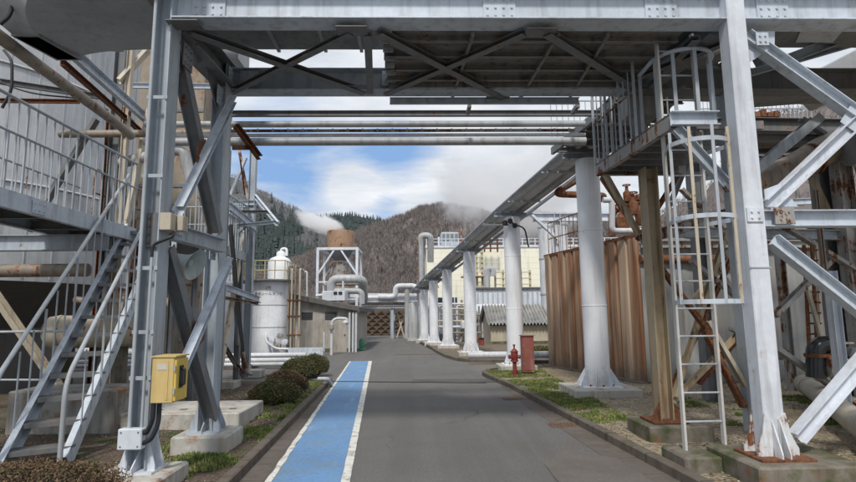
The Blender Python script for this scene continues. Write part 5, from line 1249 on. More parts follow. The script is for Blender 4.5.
q = P(331.5,330,Ya-.1); MB().lathe([(.001,0),(.1,.02),(.1,.2),(.001,.22)], q, 12).build('valve', M['paint_worn'], arch, smooth=40)
wire('post', 'thin white post between the blue kerb wall and the arched pipe', 'post', [P(324,352,22.5), P(324,332,22.5)], .03, 'pipe_white')
wire('pole', 'slim white lamp pole rising behind the sloping roof', 'pole', [P(307,300,27), P(307,272,27), P(304,271.5,27)], .04, 'pipe_white', .05)
# blue-grey low wall and the three long pipes lying before the tanks
lw = MB().box((P(288,350,21.8).x, 21.8, 0), (P(323,350,21.8).x, 22.0, P(300,348,21.8).z)); tag(lw.build('low_wall', M['paint_light'], None), 'low pale blue spill wall in front of the grey building', 'wall')
for i, (py_, r_, zc, lab) in enumerate(((355,.075,.62,'upper of the three long pale pipes lying before the white tank'),(360,.075,.36,'middle of the three long pale pipes lying before the white tank'),(364,.06,.12,'lowest of the three long pale pipes lying before the white tank'))):
    zz_ = zc; g0 = Gd(307, py_, zz_); Yq = 17.6+i*-.25
    x1_ = P(306-i*3,py_,Yq).x; zz2 = P(290,py_,Yq).z
    wire('ground_pipe', lab, 'pipe', [(-14,Yq,max(.1,zz2)),(x1_,Yq,max(.1,zz2))], r_, 'pipe_white', .1, 'long pipes lying before the white tank', 12)
for xq in (-6.4,-5.2,-4.0): tag(MB().box((xq,17.0,0),(xq+.16,17.8,.16)).build('pipe_sleeper', M['concrete'], None), 'concrete sleeper under the long pale pipes, %s' % {-6.4:'left one by the trestle',-5.2:'middle one',-4.0:'right one near the shrubs'}[xq], 'sleeper', 'sleepers under the ground pipes')

# ------------------------------------------------------------------ cooling tank on its tower
Yc = 34.0; ct = thing('tower_tank', 'rusty round steaming tank raised on a white braced tower', 'tank', P(340,345,Yc))
s = Yc/540; cc = P(340.5,250,Yc); zq = lambda py_: P(340,py_,Yc).z
MB().lathe([(13.2*s,zq(249)),(13.6*s,zq(246)),(13.6*s,zq(233)),(13.2*s,zq(231.5)),(12.5*s,zq(232)),(12.5*s,zq(236)),(.001,zq(237))], (cc.x,Yc,0), 40).build('drum', M['tank_rust'] if 'tank_rust' in M else M['rust'], ct, smooth=35)
MB().lathe([(5*s,zq(262)),(10*s,zq(256)),(13.2*s,zq(249.3))], (cc.x,Yc,0), 36).build('cone', M['paint_dark'], ct, smooth=35)
MB().lathe([(10.5*s,zq(280)),(10.5*s,zq(263)),(5*s,zq(261))], (cc.x,Yc,0), 36).build('lower_drum', M['paint_worn'], ct, smooth=35)
MB().lathe([(9.5*s,0),(9.5*s,zq(281))], (cc.x,Yc,0), 30).build('pedestal', M['paint_worn'], ct, smooth=35)
lg = {}
for ix, px_ in ((0,321),(1,359)):
    for iy, yy in ((0,Yc-1.2),(1,Yc+1.2)):
        x_ = P(px_,275,Yc).x; MB().bar((x_,yy,0),(x_,yy,zq(250)),.15).build('leg', M['white_steel'], ct); lg[ix,iy] = V((x_,yy,0))
for py_ in (251,283,300):
    z_ = zq(py_)
    for a, b in (((0,0),(1,0)),((0,1),(1,1)),((0,0),(0,1)),((1,0),(1,1))): MB().bar(lg[a]+V((0,0,z_)), lg[b]+V((0,0,z_)), .08 if py_ > 251 else .16).build('girt', M['white_steel'], ct)
for a, b in (((0,0),(1,0)),((0,1),(1,1))):
    mid = (lg[a]+lg[b])/2; MB().bar(lg[a]+V((0,0,zq(276))), mid+V((-.2,0,zq(252))), .10).build('brace', M['white_steel'], ct); MB().bar(lg[b]+V((0,0,zq(276))), mid+V((.2,0,zq(252))), .10).build('brace', M['white_steel'], ct)
# silver pipes behind the grey building
Ys = 30; k_ = Ys/540
gp_ = 'silver pipes behind the grey building'
wire('silver_pipe', 'fat silver pipe rising and bending right over the grey building roof', 'pipe', [P(331,318,Ys),P(331,279,Ys),P(363,279,Ys),P(364,300,Ys+2)], 4.4*k_, 'pipe', .45, gp_, 16)
wire('silver_pipe', 'second silver pipe running level just under the fat bent one', 'pipe', [P(334,291,Ys),P(362,291,Ys),P(362,304,Ys)], 3.0*k_, 'pipe', .3, gp_, 14)
wire('silver_pipe', 'rusty thin pipe between the two silver pipes', 'pipe', [P(326,285,Ys+.8),P(361,284,Ys+.8)], 1.3*k_, 'pipe_brown', .3, gp_, 10)
wire('silver_pipe', 'short silver stub pipe left of the fat bent pipe', 'pipe', [P(316,296,Ys+.8),P(330,294,Ys+.8)], 1.5*k_, 'pipe_white', .3, gp_, 10)
wire('vertical_pipe', 'thin white riser pipe in front of the silver pipes', 'pipe', [P(343,300,Ys-.8),P(343,281,Ys-.8)], 1.0*k_, 'pipe_white', .3, gp_, 8)
bxs = thing('louvre_unit', 'white ventilator boxes on the roof of the grey building', 'ventilator', P(337,300,27))
bx('housing', bxs, 322, 291, 345, 301, 27, 1.2, M['white_steel'], .02)
for px_ in (333.5,338.5): bx('vent_opening', bxs, px_, 291.6, px_+3.6, 294.6, 26.97, .02, M['dark'])

# ------------------------------------------------------------------ far pipe bridge and crib wall
cw = thing('crib_wall', 'brown crib retaining wall of stacked concrete beams at the foot of the hill', 'retaining wall', P(375,338,44))
Yw = 44; s = Yw/540
x0_, x1_ = P(352,320,Yw).x, P(430,320,Yw).x
MB().box((x0_, Yw+.2, 0), (x1_, Yw+.9, P(380,309,Yw).z)).build('backing', concrete('crib_fill', (.15,.115,.09), light=(.19,.16,.12)), cw)
cm = concrete('crib_beam', (.135,.10,.075), stain=(.07,.05,.035), light=(.17,.14,.11))
n_ = 7; zt2 = P(380,310,Yw).z
for k in range(n_): MB().box((x0_, Yw+.1, zt2*k/n_), (x1_, Yw+.19, zt2*k/n_+.13)).build('stretcher', cm, cw)
for k in range(n_):
    for j in range(9):
        x_ = x0_+(j+.5*(k % 2)+.2)*(x1_-x0_)/9; MB().box((x_, Yw, zt2*k/n_+.13), (x_+.2, Yw+.19, zt2*(k+1)/n_)).build('header', cm, cw)
pb = thing('pipe_bridge', 'far pale pipe bridge on posts crossing in front of the crib wall', 'pipe bridge', P(385,342,38))
Yq = 38; s = Yq/540
xa, xb = P(349,303,Yq).x, P(428,303,Yq).x
for py_, yy in ((307,Yq),(307,Yq+1.4),(300.5,Yq)): z_ = P(390,py_,yy).z; MB().ext((xa,yy,z_),(xb,yy,z_),H_prof(2.6*s,.2,.02,.02)).build('beam', M['paint' if py_ > 305 else 'white_steel'], pb)
for px_ in (351,392,393.5,407.5,411.5,419.5):
    yy = Yq if px_ != 393.5 else Yq+1.4; x_ = P(px_,320,yy).x; MB().ext((x_,yy,0),(x_,yy,P(390,306,yy).z),H_prof(.24,.22,.015,.012),(1,0,0)).build('post', M['paint'], pb)
for (a, b) in (((396,340),(405,312)),((405,340),(397,312)),((412,338),(418,312))): MB().bar(P(*a,Yq+.7), P(*b,Yq+.7), .10).build('brace', M['cream_rust'], pb)
for k, (py_, r_, mat_) in enumerate(((303.5,.09,'pipe_brown'),(297.5,.16,'pipe_white'),(295,.12,'pipe'),(299.8,.09,'pipe_white'))):
    wire('bridge_pipe', ['thin brown pipe lying lowest on the far pipe bridge','thick white pipe along the far pipe bridge','grey pipe along the back of the far pipe bridge','thin white pipe in front on the far pipe bridge'][k], 'pipe', [P(350,py_,Yq+.3+k*.3), P(424,py_,Yq+.3+k*.3)], r_, mat_, .2, 'pipes on the far bridge', 10)
wire('bridge_pipe', 'white loop pipe stepping up over the far bridge', 'pipe', [P(378,297,Yq-.2),P(395.5,297,Yq-.2),P(395.5,286,Yq-.2),P(415,286,Yq-.2),P(420,292,Yq-.5)], .19, 'pipe_white', .4, 'pipes on the far bridge', 12)
wire('bridge_pipe', 'white pipe descending under the loop to the ground', 'pipe', [P(407,288,Yq-.1),P(407,340,Yq-.1)], .17, 'pipe', .3, 'pipes on the far bridge', 12)
wire('loop_pipe', 'tall silver expansion loop pipe standing at the yellow building corner', 'pipe', [P(420.5,340,37),P(420.5,235.5,37),P(430.5,235.5,37),P(430.5,262,37.5)], 3.3*37/540, 'pipe', .5, None, 16)
vt = MB(); a = P(417.5,300,36.5); vt.tube([a, P(417.5,236,36.5)], .05, 6); tag(vt.build('ladder_rail', M['rail_rust'], None), 'thin pale rail running up the tall silver loop pipe', 'rail')
for i, (px_, py0, py1, r_, lab) in enumerate(((413.5,346,302,.32,'stout silver vessel standing left of the farthest round column'),(425.5,344,312,.28,'squat silver vessel just right of the farthest round column'))):
    vq = P(px_,py0,34.5); vq = thing('standing_vessel', lab, 'vessel', (vq.x,34.5,0))
    zt3 = P(px_,py1,34.5).z; MB().lathe([(r_,.15),(r_,zt3-.2),(r_*.7,zt3-.05),(.001,zt3)], ORG[vq.name], 20).build('shell', M['pipe'], vq, smooth=40)
    MB().lathe([(r_+.1,0),(r_+.1,.15)], ORG[vq.name], 20).build('base', M['concrete_white'], vq)
tag(MB().box((P(354,341,37).x,37,0),(P(364,341,37).x,37.3,.25)).build('kerb_block', M['concrete_white'], None), 'pale concrete block at the foot of the far pipe bridge', 'block')
pm = thing('pump', 'small green pump at the corner of the grey building', 'pump', P(362,350,25.5))
q = ORG[pm.name].copy(); q.z = .12
mg = plain('green_pump_paint', (.05,.20,.13), .5)
MB().lathe([(.001,0),(.12,.0),(.14,.1),(.14,.34),(.08,.42),(.001,.44)], q, 14).build('motor', mg, pm, smooth=40)
MB().lathe([(.2,-.1),(.2,.0)], q, 14).build('volute', mg, pm)

# ------------------------------------------------------------------ yellow building
Yy = 50.0; s = Yy/540
yl = thing('yellow_building', 'long pale yellow ribbed building with white roof railing behind the column rack', 'building', P(490,340,Yy))
t = NT('yellow_siding')
sz = t.sep()[2]; saw = t.math('FRACT', t.math('MULTIPLY', sz, 1.9))
c_ = t.mix(t.ramp(t.noise(.5,5,.6), [(.3,0),(.7,1)]), (.82,.80,.65), (.88,.86,.74))
c_ = t.mix(t.ramp(saw, [(0,.35),(.1,0),(.9,0),(1,.3)]), c_, (.42,.39,.24))
c_ = t.mix(t.math('MULTIPLY', t.ramp(t.noise(1,6,.65,t.mapping((2.2,2.2,.22))), [(.52,0),(.72,1)]), .45), c_, (.30,.24,.13))
t.bump(saw, .4, .05); M['yellow_siding'] = t.done(c_, .7)
xw0, xw1 = P(427,300,Yy).x, P(640,300,Yy).x; zt3 = P(490,247.5,Yy).z
MB().box((xw0, Yy, 0), (xw1, Yy+12, zt3)).build('wall', M['yellow_siding'], yl)
MB().box((xw0-.1, Yy-.1, zt3), (xw1+.1, Yy+12.1, zt3+.22)).build('parapet', M['white_steel'], yl)
zr0 = zt3+.22
for hh in (.32,.62): MB().box((xw0, Yy-.02, zr0+hh-.03), (xw1, Yy+.04, zr0+hh+.03)).build('handrail', M['white_steel'], yl)
for k in range(34):
    x_ = xw0+(xw1-xw0)*k/33; MB().box((x_-.04, Yy-.03, zr0), (x_+.04, Yy+.05, zr0+.65)).build('rail_post', M['white_steel'], yl)
for (x0,x1,y0,y1) in ((429,436,297.5,305),(438,450,297.5,305),(452,457,297.5,306),(533,547,296.5,304),(560,575,296.5,304)):
    a, b = P(x0,y1,Yy-.05), P(x1,y0,Yy-.05); w_ = MB().box((a.x,Yy-.06,a.z),(b.x,Yy-.004,b.z)).build('window', M['glass'], yl)
    MB().box(((a.x+b.x)/2-.05,Yy-.09,a.z),((a.x+b.x)/2+.05,Yy-.062,b.z)).build('mullion', M['white_steel'], w_)
    MB().box((a.x-.1,Yy-.12,a.z-.12),(b.x+.1,Yy-.062,a.z-.01)).build('sill', M['white_steel'], w_)
a = P(470,305,Yy); MB().box((xw0, Yy-.03, 0), (xw1, Yy-.003, P(470,306,Yy).z)).build('lower_wall', M['stucco'], yl)
# pale annexe in front with its grey siding
an = thing('grey_annexe', 'pale grey sheet clad annexe before the yellow building', 'annexe', P(520,340,42))
bx('wall', an, 477, 289, 548, 346, 42, 6, M['white_steel']); bx('roof', an, 476, 287.6, 549, 289, 41.8, 6.4, M['roof_dark'])
for k in range(14): bx('rib', an, 478+k*5, 289.6, 478.5+k*5, 330, 41.95, .04, M['paint'])
rc = thing('roof_cooler', 'grey cooling units standing on the yellow building roof', 'cooling unit', P(452,245,53))
bx('casing', rc, 441, 232, 459, 246, 53, 3, M['paint'], .1)
for k in range(4): bx('grille', rc, 442.5+k*4.2, 234, 445+k*4.2, 241, 52.95, .04, M['paint_dark'])
bx('side_pipe', rc, 460, 228, 462, 246, 53, .3, M['rail_rust']); bx('side_pipe', rc, 438, 237, 439.5, 246, 53, .3, M['white_steel'])
rk = thing('roof_rack', 'rust red pipe rack on the yellow building roof', 'pipe rack', P(488,248,49))
for px_ in (478,484,490,497): bx('post', rk, px_, 238, px_+1, 252, 48.6, .15, M['rust'])
for py_ in (239,243.5,248): bx('rail', rk, 477, py_, 499, py_+1, 48.5, .1, M['pipe_red'])
sc_ = thing('scaffold_stair', 'faded yellow ladder cage and landings on the yellow building front', 'ladder tower', P(510,300,48))
for px_ in (476.5,482,495,503,512,521,530): bx('post', sc_, px_, 270 if px_ > 490 else 250, px_+.9, 304, 47.6, .1, M['rail_yellow'])
for py_ in (272,278,284,290,296): bx('rail', sc_, 495, py_, 531, py_+.9, 47.5, .08, M['rail_yellow'])
for py_ in range(252,304,5): bx('rung', sc_, 476.5, py_, 483, py_+.7, 47.5, .08, M['cream_rust'])
bx('landing', sc_, 466, 288, 500, 289.2, 47, 1.2, M['rail_rust']); bx('landing', sc_, 462, 276, 486, 277.2, 47, 1.2, M['rail_rust'])
wire('exhaust_pipe', 'silver hooked exhaust pipe on the yellow building front', 'pipe', [P(487,300,47),P(487,268.5,47),P(493,269,47),P(493,276,47)], 3.2*47/540, 'pipe', .4, None, 14)
hv = P(472,312,36); hvt = thing('silver_drum', 'silver horizontal drum behind the third round column', 'vessel', (hv.x,36,0))
MB().lathe([(.001,-.05),(.35,.0),(.52,.12),(.52,2.3),(.35,2.42),(.001,2.5)], (hv.x,36,hv.z), 24, (1,0,0)).build('shell', M['pipe_white'], hvt, smooth=40)
for d_ in (.5,1.9): MB().box((hv.x+d_-.1,35.7,0),(hv.x+d_+.1,36.3,hv.z-.4)).build('saddle', M['concrete'], hvt)
# clutter of racks between columns
cl2 = thing('pipe_manifold', 'cluttered rusty pipe manifold frame among the round columns', 'manifold', P(455,345,33))
rr = random.Random(21)
for k in range(16):
    px_ = 436+k*3.1+rr.uniform(-.8,.8); y0_ = rr.choice((300,306,312,318)); MB().tube([P(px_,345,33+rr.uniform(0,2)), P(px_,y0_,33+rr.uniform(0,2))], rr.uniform(.03,.08), 7).build('riser', M[rr.choice(('rail_rust','pipe_brown','pipe_white','rail_yellow','pipe'))], cl2)
for py_ in (304,309,315,321,327,333):
    a, b = P(434+rr.uniform(0,8),py_,33.2), P(478+rr.uniform(-6,6),py_,33.2); MB().tube([a,b], rr.uniform(.04,.09), 7).build('header_pipe', M[rr.choice(('rail_rust','pipe_white','pipe_brown','cream_rust'))], cl2)
for (a, b) in (((462,340),(480,322)),((440,340),(450,318)),((466,330),(458,345))): MB().bar(P(*a,33), P(*b,33), .09).build('brace', M['cream_rust'], cl2)
for k, (px_, py_) in enumerate(((449,331),(470,337),(478,341),(443,337),(464,325))):
    MB().lathe([(.001,-.25),(.22,-.18),(.22,.18),(.001,.25)], P(px_,py_,32.4), 12).build('valve_body', M[('pipe_brown','paint_worn','red','paint_dark','white_steel')[k]], cl2, smooth=40)
bx('dark_backing', cl2, 430, 306, 484, 345, 36.5, .3, M['paint_dark'])
fe = thing('fire_extinguisher_cabinet', 'small red box standing by the shed corner', 'cabinet', P(482,346,27.5))
bx('body', fe, 479.5, 338.5, 484, 349, 27.4, .3, M['red'], .02); bx('lid', fe, 479.2, 338, 484.3, 338.6, 27.35, .4, M['dark'])
# shed with corrugated roof
Ysd = 28.5
sd_ = thing('corrugated_shed', 'cream shed with a grey corrugated pitched roof behind the second round column', 'shed', P(515,345,Ysd))
a, b = P(491,346,Ysd), P(560,323,Ysd); eave = P(520,321.5,Ysd).z; rid = P(520,305,Ysd+1.6).z
MB().prism([(a.x,Ysd,0),(a.x,Ysd+3.2,0),(a.x,Ysd+3.2,eave),(a.x,Ysd+1.6,rid-.05),(a.x,Ysd,eave)], (4.4,0,0)).build('wall', M['shed_wall'] if 'shed_wall' in M else M['stucco'], sd_)
vs, fs = [], []; N_ = 300; w_ = 4.9
for i in range(N_+1):
    x_ = a.x-.2+w_*i/N_; dz = .06*math.cos(i*2*math.pi/ (N_/28.0)); vs += [V((x_,Ysd-.35,eave-.12+dz)), V((x_,Ysd+1.6,rid+dz)), V((x_,Ysd+3.5,eave-.12+dz))]
for i in range(N_): fs += [(3*i,3*i+3,3*i+4,3*i+1),(3*i+1,3*i+4,3*i+5,3*i+2)]
t = NT('corrugated_sheet'); c_ = t.mix(t.ramp(t.noise(2,6,.7),[(.35,0),(.7,1)]), (.14,.14,.138), (.36,.36,.35)); M['corr'] = t.done(c_, .85)
MB().add(vs, fs).build('roof', M['corr'], sd_, smooth=60)
MB().box((a.x-.02,Ysd-.015,0),(a.x+4.4,Ysd-.003,.2)).build('plinth_band', M['concrete'], sd_)
MB().box((a.x-.03,Ysd-.03,eave-.2),(a.x+4.4,Ysd-.004,eave-.05)).build('fascia', M['dark'], sd_)
# hedge
hg = thing('hedge', 'low olive green hedge between the shed and the rusty basin', 'hedge', P(540,360,21))
rr = random.Random(31); mb = MB(); h0 = P(531,347.5,21.5); X0h, X1h = P(527,350,21.5).x, P(570,350,21.5).x; HZ = h0.z
for i in range(9000):
    x_, y_, z_ = rr.uniform(X0h,X1h), rr.uniform(21.2,22.4), rr.uniform(.05,1)**.7*HZ*(1+.12*noise.noise(V((rr.uniform(X0h,X1h)*2,0,0)))); l = rr.uniform(.02,.045)
    e1 = V((rr.gauss(0,1),rr.gauss(0,1),rr.gauss(0,1))).normalized(); e2 = e1.cross(V((rr.gauss(0,1),1,rr.gauss(0,1)))).normalized(); p = V((x_,y_,z_)); mb.add([p-e1*l,p+e2*l*.5,p+e1*l,p-e2*l*.5],[(0,1,2,3)])
M['hedge'] = leafmat('hedge_leaves', [(.04,.05,.015),(.09,.10,.03),(.15,.14,.05),(.19,.15,.07)])
mb.build('foliage', M['hedge'], hg); MB().box((X0h+.06,21.35,0),(X1h,22.3,HZ*.8)).build('twig_core', M['shrub_core'], hg)
# white support beam and silver towers behind the nearest round column
ws = thing('white_pipe_support', 'white cantilever beam and strut behind the nearest round column', 'pipe support', P(556,215,17.5))
MB().ext(P(533,217.5,17.3), P(640,217.5,17.3), H_prof(.26,.2,.02,.015)).build('beam', M['white_steel'], ws); MB().ext(P(531,216,17.2), P(557,240,17.2), C_prof(.16,.08,.012),(0,1,0)).build('strut', M['white_steel'], ws)
MB().ext(P(515,218,16.5), P(533,214,17.3), C_prof(.10,.06,.01)).build('tie', M['paint'], ws); x_ = P(557.5,240,17.3).x; MB().ext((x_,17.3,0),(x_,17.3,P(557,213,17.3).z),H_prof(.2,.2,.015,.012),(1,0,0)).build('post', M['white_steel'], ws)
for i, (px_, py0, r_, Y_, lab) in enumerate(((561,222,.30,23,'slim white stack beyond the rusty basin behind the nearest column'),(548,225,.5,30,'stout silver stack rising behind the yellow building end'))):
    q = P(px_,250,Y_); sk = thing('stack', lab, 'stack', (q.x,Y_,0)); zt4 = P(px_,py0,Y_).z
    MB().lathe([(r_,0),(r_,zt4),(r_*.8,zt4),(r_*.8,zt4-.2)], (q.x,Y_,0), 24).build('shell', M['pipe_white'], sk, smooth=40)
    for f__ in (.4,.7,.97): MB().lathe([(r_+.03,0),(r_+.03,.08)], (q.x,Y_,zt4*f__), 24).build('band', M['pipe'], sk)
# slanting roof pipes/railing above tank left edge
# ------------------------------------------------------------------ second steel frame and ducts behind the right column
rf = thing('rear_steel_frame', 'weathered grey steel frame carrying ducts behind the right gantry column', 'steel frame', (5, 9, 0))
def rfb(a, b, Y0, Y1, mat, prof=None, up=(0,1,0), name='brace'): return MB().ext(P(*a, Y0), P(*b, Y1), prof or C_prof(.12,.06,.009), up).build(name, M[mat], rf)
Hs = H_prof(.20,.20,.012,.009)
for (px_, Y_, top, mat, w_) in ((829,9.4,140,'paint_dark',.26),(850,9.0,150,'paint_worn',.24),(700,9.6,128,'paint_dark',.22),(779,10.8,150,'paint_worn',.14),(822,8.2,190,'pipe_brown',.06)):
    x_ = P(px_, 250, Y_).x; MB().ext((x_,Y_,0),(x_,Y_,P(px_,top,Y_).z), H_prof(w_,w_,.014,.01),(1,0,0)).build('post', M[mat], rf)
x_ = P(833,300,7.3).x; MB().ext((x_,7.3,.1),(x_,7.3,P(833,271,7.3).z), H_prof(.12,.12,.01,.008),(1,0,0)).build('post', M['paint_light'], rf)
rfb((660,88),(900,93),7.8,7.8,'duct_dark',B_prof(.4,.24),(0,0,1),'duct'); 
rfb((660,124),(900,128),9.6,9.6,'beam_under',H_prof(.26,.2,.012,.009),(0,0,1),'beam')
rfb((690,137),(900,140),9.2,9.2,'rusty_deck',H_prof(.14,.14,.012,.009),(0,0,1),'beam')
rfb((748,176),(818,118),7.7,8.0,'paint',H_prof(.17,.14,.010,.008)); rfb((745,40),(776,96),6.9,7.4,'paint_dark',C_prof(.12,.06,.009)); rfb((786,60),(870,28),6.4,6.6,'paint',C_prof(.12,.06,.009),(0,0,1))
rfb((757,212),(856,272),8.8,8.9,'paint_worn',C_prof(.13,.06,.009)); rfb((775,318),(832,262),8.4,8.5,'paint_worn',C_prof(.14,.07,.009)); rfb((752,222),(720,260),8.8,8.8,'paint_worn')
rfb((730,330),(780,360),8.6,8.7,'paint_worn',C_prof(.13,.06,.009)); rfb((775,350),(870,415),8.6,8.4,'paint_worn',C_prof(.14,.07,.009)); rfb((700,385),(748,330),8.8,8.8,'rust',C_prof(.10,.06,.009))
rfb((660,232),(880,236),9.1,9.1,'paint',H_prof(.17,.14,.012,.009),(0,0,1),'beam'); rfb((740,186),(822,236),9.4,9.5,'ochre'); rfb((810,178),(835,230),9.2,9.2,'ochre')
rfb((770,203),(815,201),12,12,'paint_light',H_prof(.14,.1,.01,.01),(0,0,1),'beam'); rfb((770,216),(812,214),12,12,'beam_under',H_prof(.10,.1,.01,.01),(0,0,1),'beam')
rfb((690,210),(742,228),9,9,'paint_worn'); rfb((680,190),(720,230),9.6,9.6,'paint_worn'); rfb((735,250),(690,300),9.1,9.1,'ochre'); rfb((700,160),(740,186),9,9,'paint_worn')
rfb((741,76),(880,36),6.6,6.7,'paint',C_prof(.09,.06,.009),(0,0,1)); rfb((690,150),(668,205),8.6,8.8,'paint_dark'); rfb((655,72),(722,44),6.7,6.8,'paint',C_prof(.09,.06,.009),(0,0,1)); rfb((800,120),(856,158),9.0,9.0,'paint_dark'); rfb((690,178),(745,170),8.4,8.5,'paint',H_prof(.14,.12,.01,.008),(0,0,1),'beam')
for k_ in range(7): rfb((735+k_*19,150+(k_%2)*6),(744+k_*19,176-(k_%3)*7),9.6,9.7,('paint_worn','pipe_brown','paint_dark')[k_%3],C_prof(.06,.05,.008))
# rusty ladder strips hanging on the tank side
rl = thing('rusty_ladder', 'badly rusted ladder and pipe runs on the basin wall right of the white column', 'ladder', P(812,360,8.7))
for px_, m_ in ((804,'rust'),(817,'cream_rust'),(812,'rust')): MB().bar(P(px_,245,8.7), P(px_+6,362,8.7), .05,.03).build('side_rail', M[m_], rl)
for k in range(11): py_ = 250+k*10.5; MB().bar(P(804+k*.5,py_,8.7), P(817.5+k*.5,py_,8.7), .03).build('rung', M['rust'], rl)
MB().bar(P(808,290,8.6), P(823,345,8.6), .05).build('stay', M['cream_rust'], rl)
# ducts in the upper right
ud = thing('overhead_duct', 'big dark grey duct run under the deck at the upper right', 'duct', (5, 6.5, 4.9))
rr = random.Random(77)
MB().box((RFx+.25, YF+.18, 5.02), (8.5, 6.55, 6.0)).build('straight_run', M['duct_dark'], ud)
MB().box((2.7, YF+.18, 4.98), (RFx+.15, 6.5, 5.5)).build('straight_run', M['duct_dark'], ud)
a = P(793,30,6.2); b = P(841,47,6.2)
MB().prism([(P(793,30,6.0).x,5.75,5.0),(P(841,30,6.0).x,5.8,5.0),(P(832,47,6.4).x,6.38,5.0),(P(795,47,6.4).x,6.38,5.0)], (0,0,.015)).build('light_panel', M['white_steel'], ud)
MB().ext(P(690,66,7.6), P(856,62,7.4), B_prof(.5,.34), (0,0,1)).build('cross_duct', M['duct_dark'], ud, bevel=.03) if False else None
MB().tube([P(640,66,7.2), P(700,58,7.3), P(735,44,7.3)], .16, 12).build('round_duct', M['duct_dark'], ud, smooth=50)
MB().ext(P(800,98,8.4), P(880,58,7.6), B_prof(.7,.36), (0,0,1)).build('slanting_duct', M['duct'], ud, bevel=.03)
MB().tube([P(745,96,8.6), P(800,92,8.6), P(880,96,8.6)], .2, 14).build('round_duct', M['duct_dark'], ud, smooth=50)
MB().ext(P(770,66,7.0), P(880,96,7.2), C_prof(.16,.08,.01), (0,0,1)).build('carrier_channel', M['paint'], ud)
MB().ext(P(812,92,7.4), P(880,74,7.4), C_prof(.14,.08,.01), (0,0,1)).build('carrier_channel', M['paint_dark'], ud)
bd_ = thing('curved_duct', 'fat tan lagged duct curving behind the white braces at the upper right', 'duct', P(790,170,8.8))
MB().tube(fillet([P(735,192,8.8), P(790,172,8.9), P(830,146,9.0), P(900,120,9.2)], .7, 8), .26, 20).build('lagging', M['pipe_brown'], bd_, smooth=60)
for t_ in ((770,179.5),(812,159)): q = P(*t_, 8.9); MB().lathe([(.275,0),(.275,.04)], q, 20, (1,.0,.35)).build('band', M['rust'], bd_)
MB().tube(fillet([P(850,148,8.6), P(900,146,8.6)], .3), .30, 20).build('lagging', M['duct_dark'], bd_, smooth=60)
# high gallery with railing in front of the hillside
hg_ = thing('high_gallery', 'high narrow gallery with close railing and rusty gear against the hillside', 'walkway', P(775,120,10.5))
z_ = P(775,119,10.5).z; xg0, xg1 = P(700,119,10.5).x, P(812,119,10.5).x
MB().box((xg0,10.45,z_-.12),(xg1,11.2,z_)).build('floor_plate', M['rusty_deck'], hg_)
for hh in (.5,.98): MB().tube([(xg0,10.5,z_+hh*.45),(xg1,10.5,z_+hh*.45)], .014, 6).build('handrail', M['rail'], hg_)
for k in range(27): x_ = xg0+(xg1-xg0)*k/26; MB().tube([(x_,10.5,z_),(x_,10.5,z_+.46)], .009, 5).build('rail_post', M['rail'], hg_)
for k in range(6):
    q = P(742+k*6.5, 117, 10.3); MB().box((q.x-.06,10.2,q.z-.02),(q.x+.05,10.35,q.z+rr.uniform(.06,.14))).build('rusty_fitting', M['pipe_red'], hg_)
MB().tube([P(735,146,9.8), P(812,143,9.8)], .07, 10).build('service_pipe', M['pipe_brown'], hg_)
for py_, m_ in ((152,'rusty_deck'),(160,'beam_under')): MB().ext(P(735,py_,10), P(815,py_-3,10), H_prof(.10,.1,.01,.01), (0,0,1)).build('cross_beam', M[m_], hg_)
# ground pipe and elbow
gp = thing('ground_pipe', 'fat cream pipe lying on the gravel with a lagged end right of the column', 'pipe', P(815,385,8.2))
q0, q1 = Gd(803,383,.28), Gd(846,414,.28)
MB().tube([q0, lerp(q0,q1,.5), q1+(q1-q0)*.6], .15, 20).build('lagging', M['cream_pipe'] if 'cream_pipe' in M else M['cream_rust'], gp, smooth=50)
MB().tube([lerp(q0,q1,.08), lerp(q0,q1,.2)], .165, 20).build('band', M['cream_pipe'] if 'cream_pipe' in M else M['cream_rust'], gp, smooth=50)
vb = thing('black_elbow_pipe', 'black painted pipe elbow above a bolted flange by the rusty ladder', 'pipe', P(825,360,8.0))
MB().tube(fillet([P(816,378,8.3), P(816,345,8.3), P(834,345,8.3), P(834,375,8.3)], .24, 8), .135, 18).build('elbow', M['black_gloss'] if 'black_gloss' in M else M['black'], vb, smooth=50)
MB().lathe([(.17,0),(.17,.05)], P(817,357,8.3), 20).build('flange', M['rust'], vb)
vv = thing('gate_valve', 'grimy grey gate valve assembly beside the black elbow', 'valve', P(842,372,8.2))
MB().lathe([(.001,-.25),(.17,-.22),(.17,-.17),(.10,-.12),(.13,0),(.10,.12),(.17,.17),(.17,.22),(.001,.25)], P(842,366,8.2), 18, (1,-.2,0)).build('body', M['paint_worn'], vv, smooth=35)
MB().tube([P(842,360,8.2), P(842,342,8.2)], .03, 8).build('spindle', M['paint_dark'], vv)
MB().tube([P(842,343,8.2)+V((math.cos(k*math.pi/8)*.14, math.sin(k*math.pi/8)*.14, 0)) for k in range(16)], .016, 6, close=True).build('handwheel', M['paint_worn'], vv, smooth=60)
for k, (px_, py_) in enumerate(((850,352),(836,352))): MB().lathe([(.001,-.08),(.10,-.06),(.10,.06),(.001,.08)], P(px_,py_,8.3), 12).build('actuator', M['paint_dark'], vv, smooth=40)
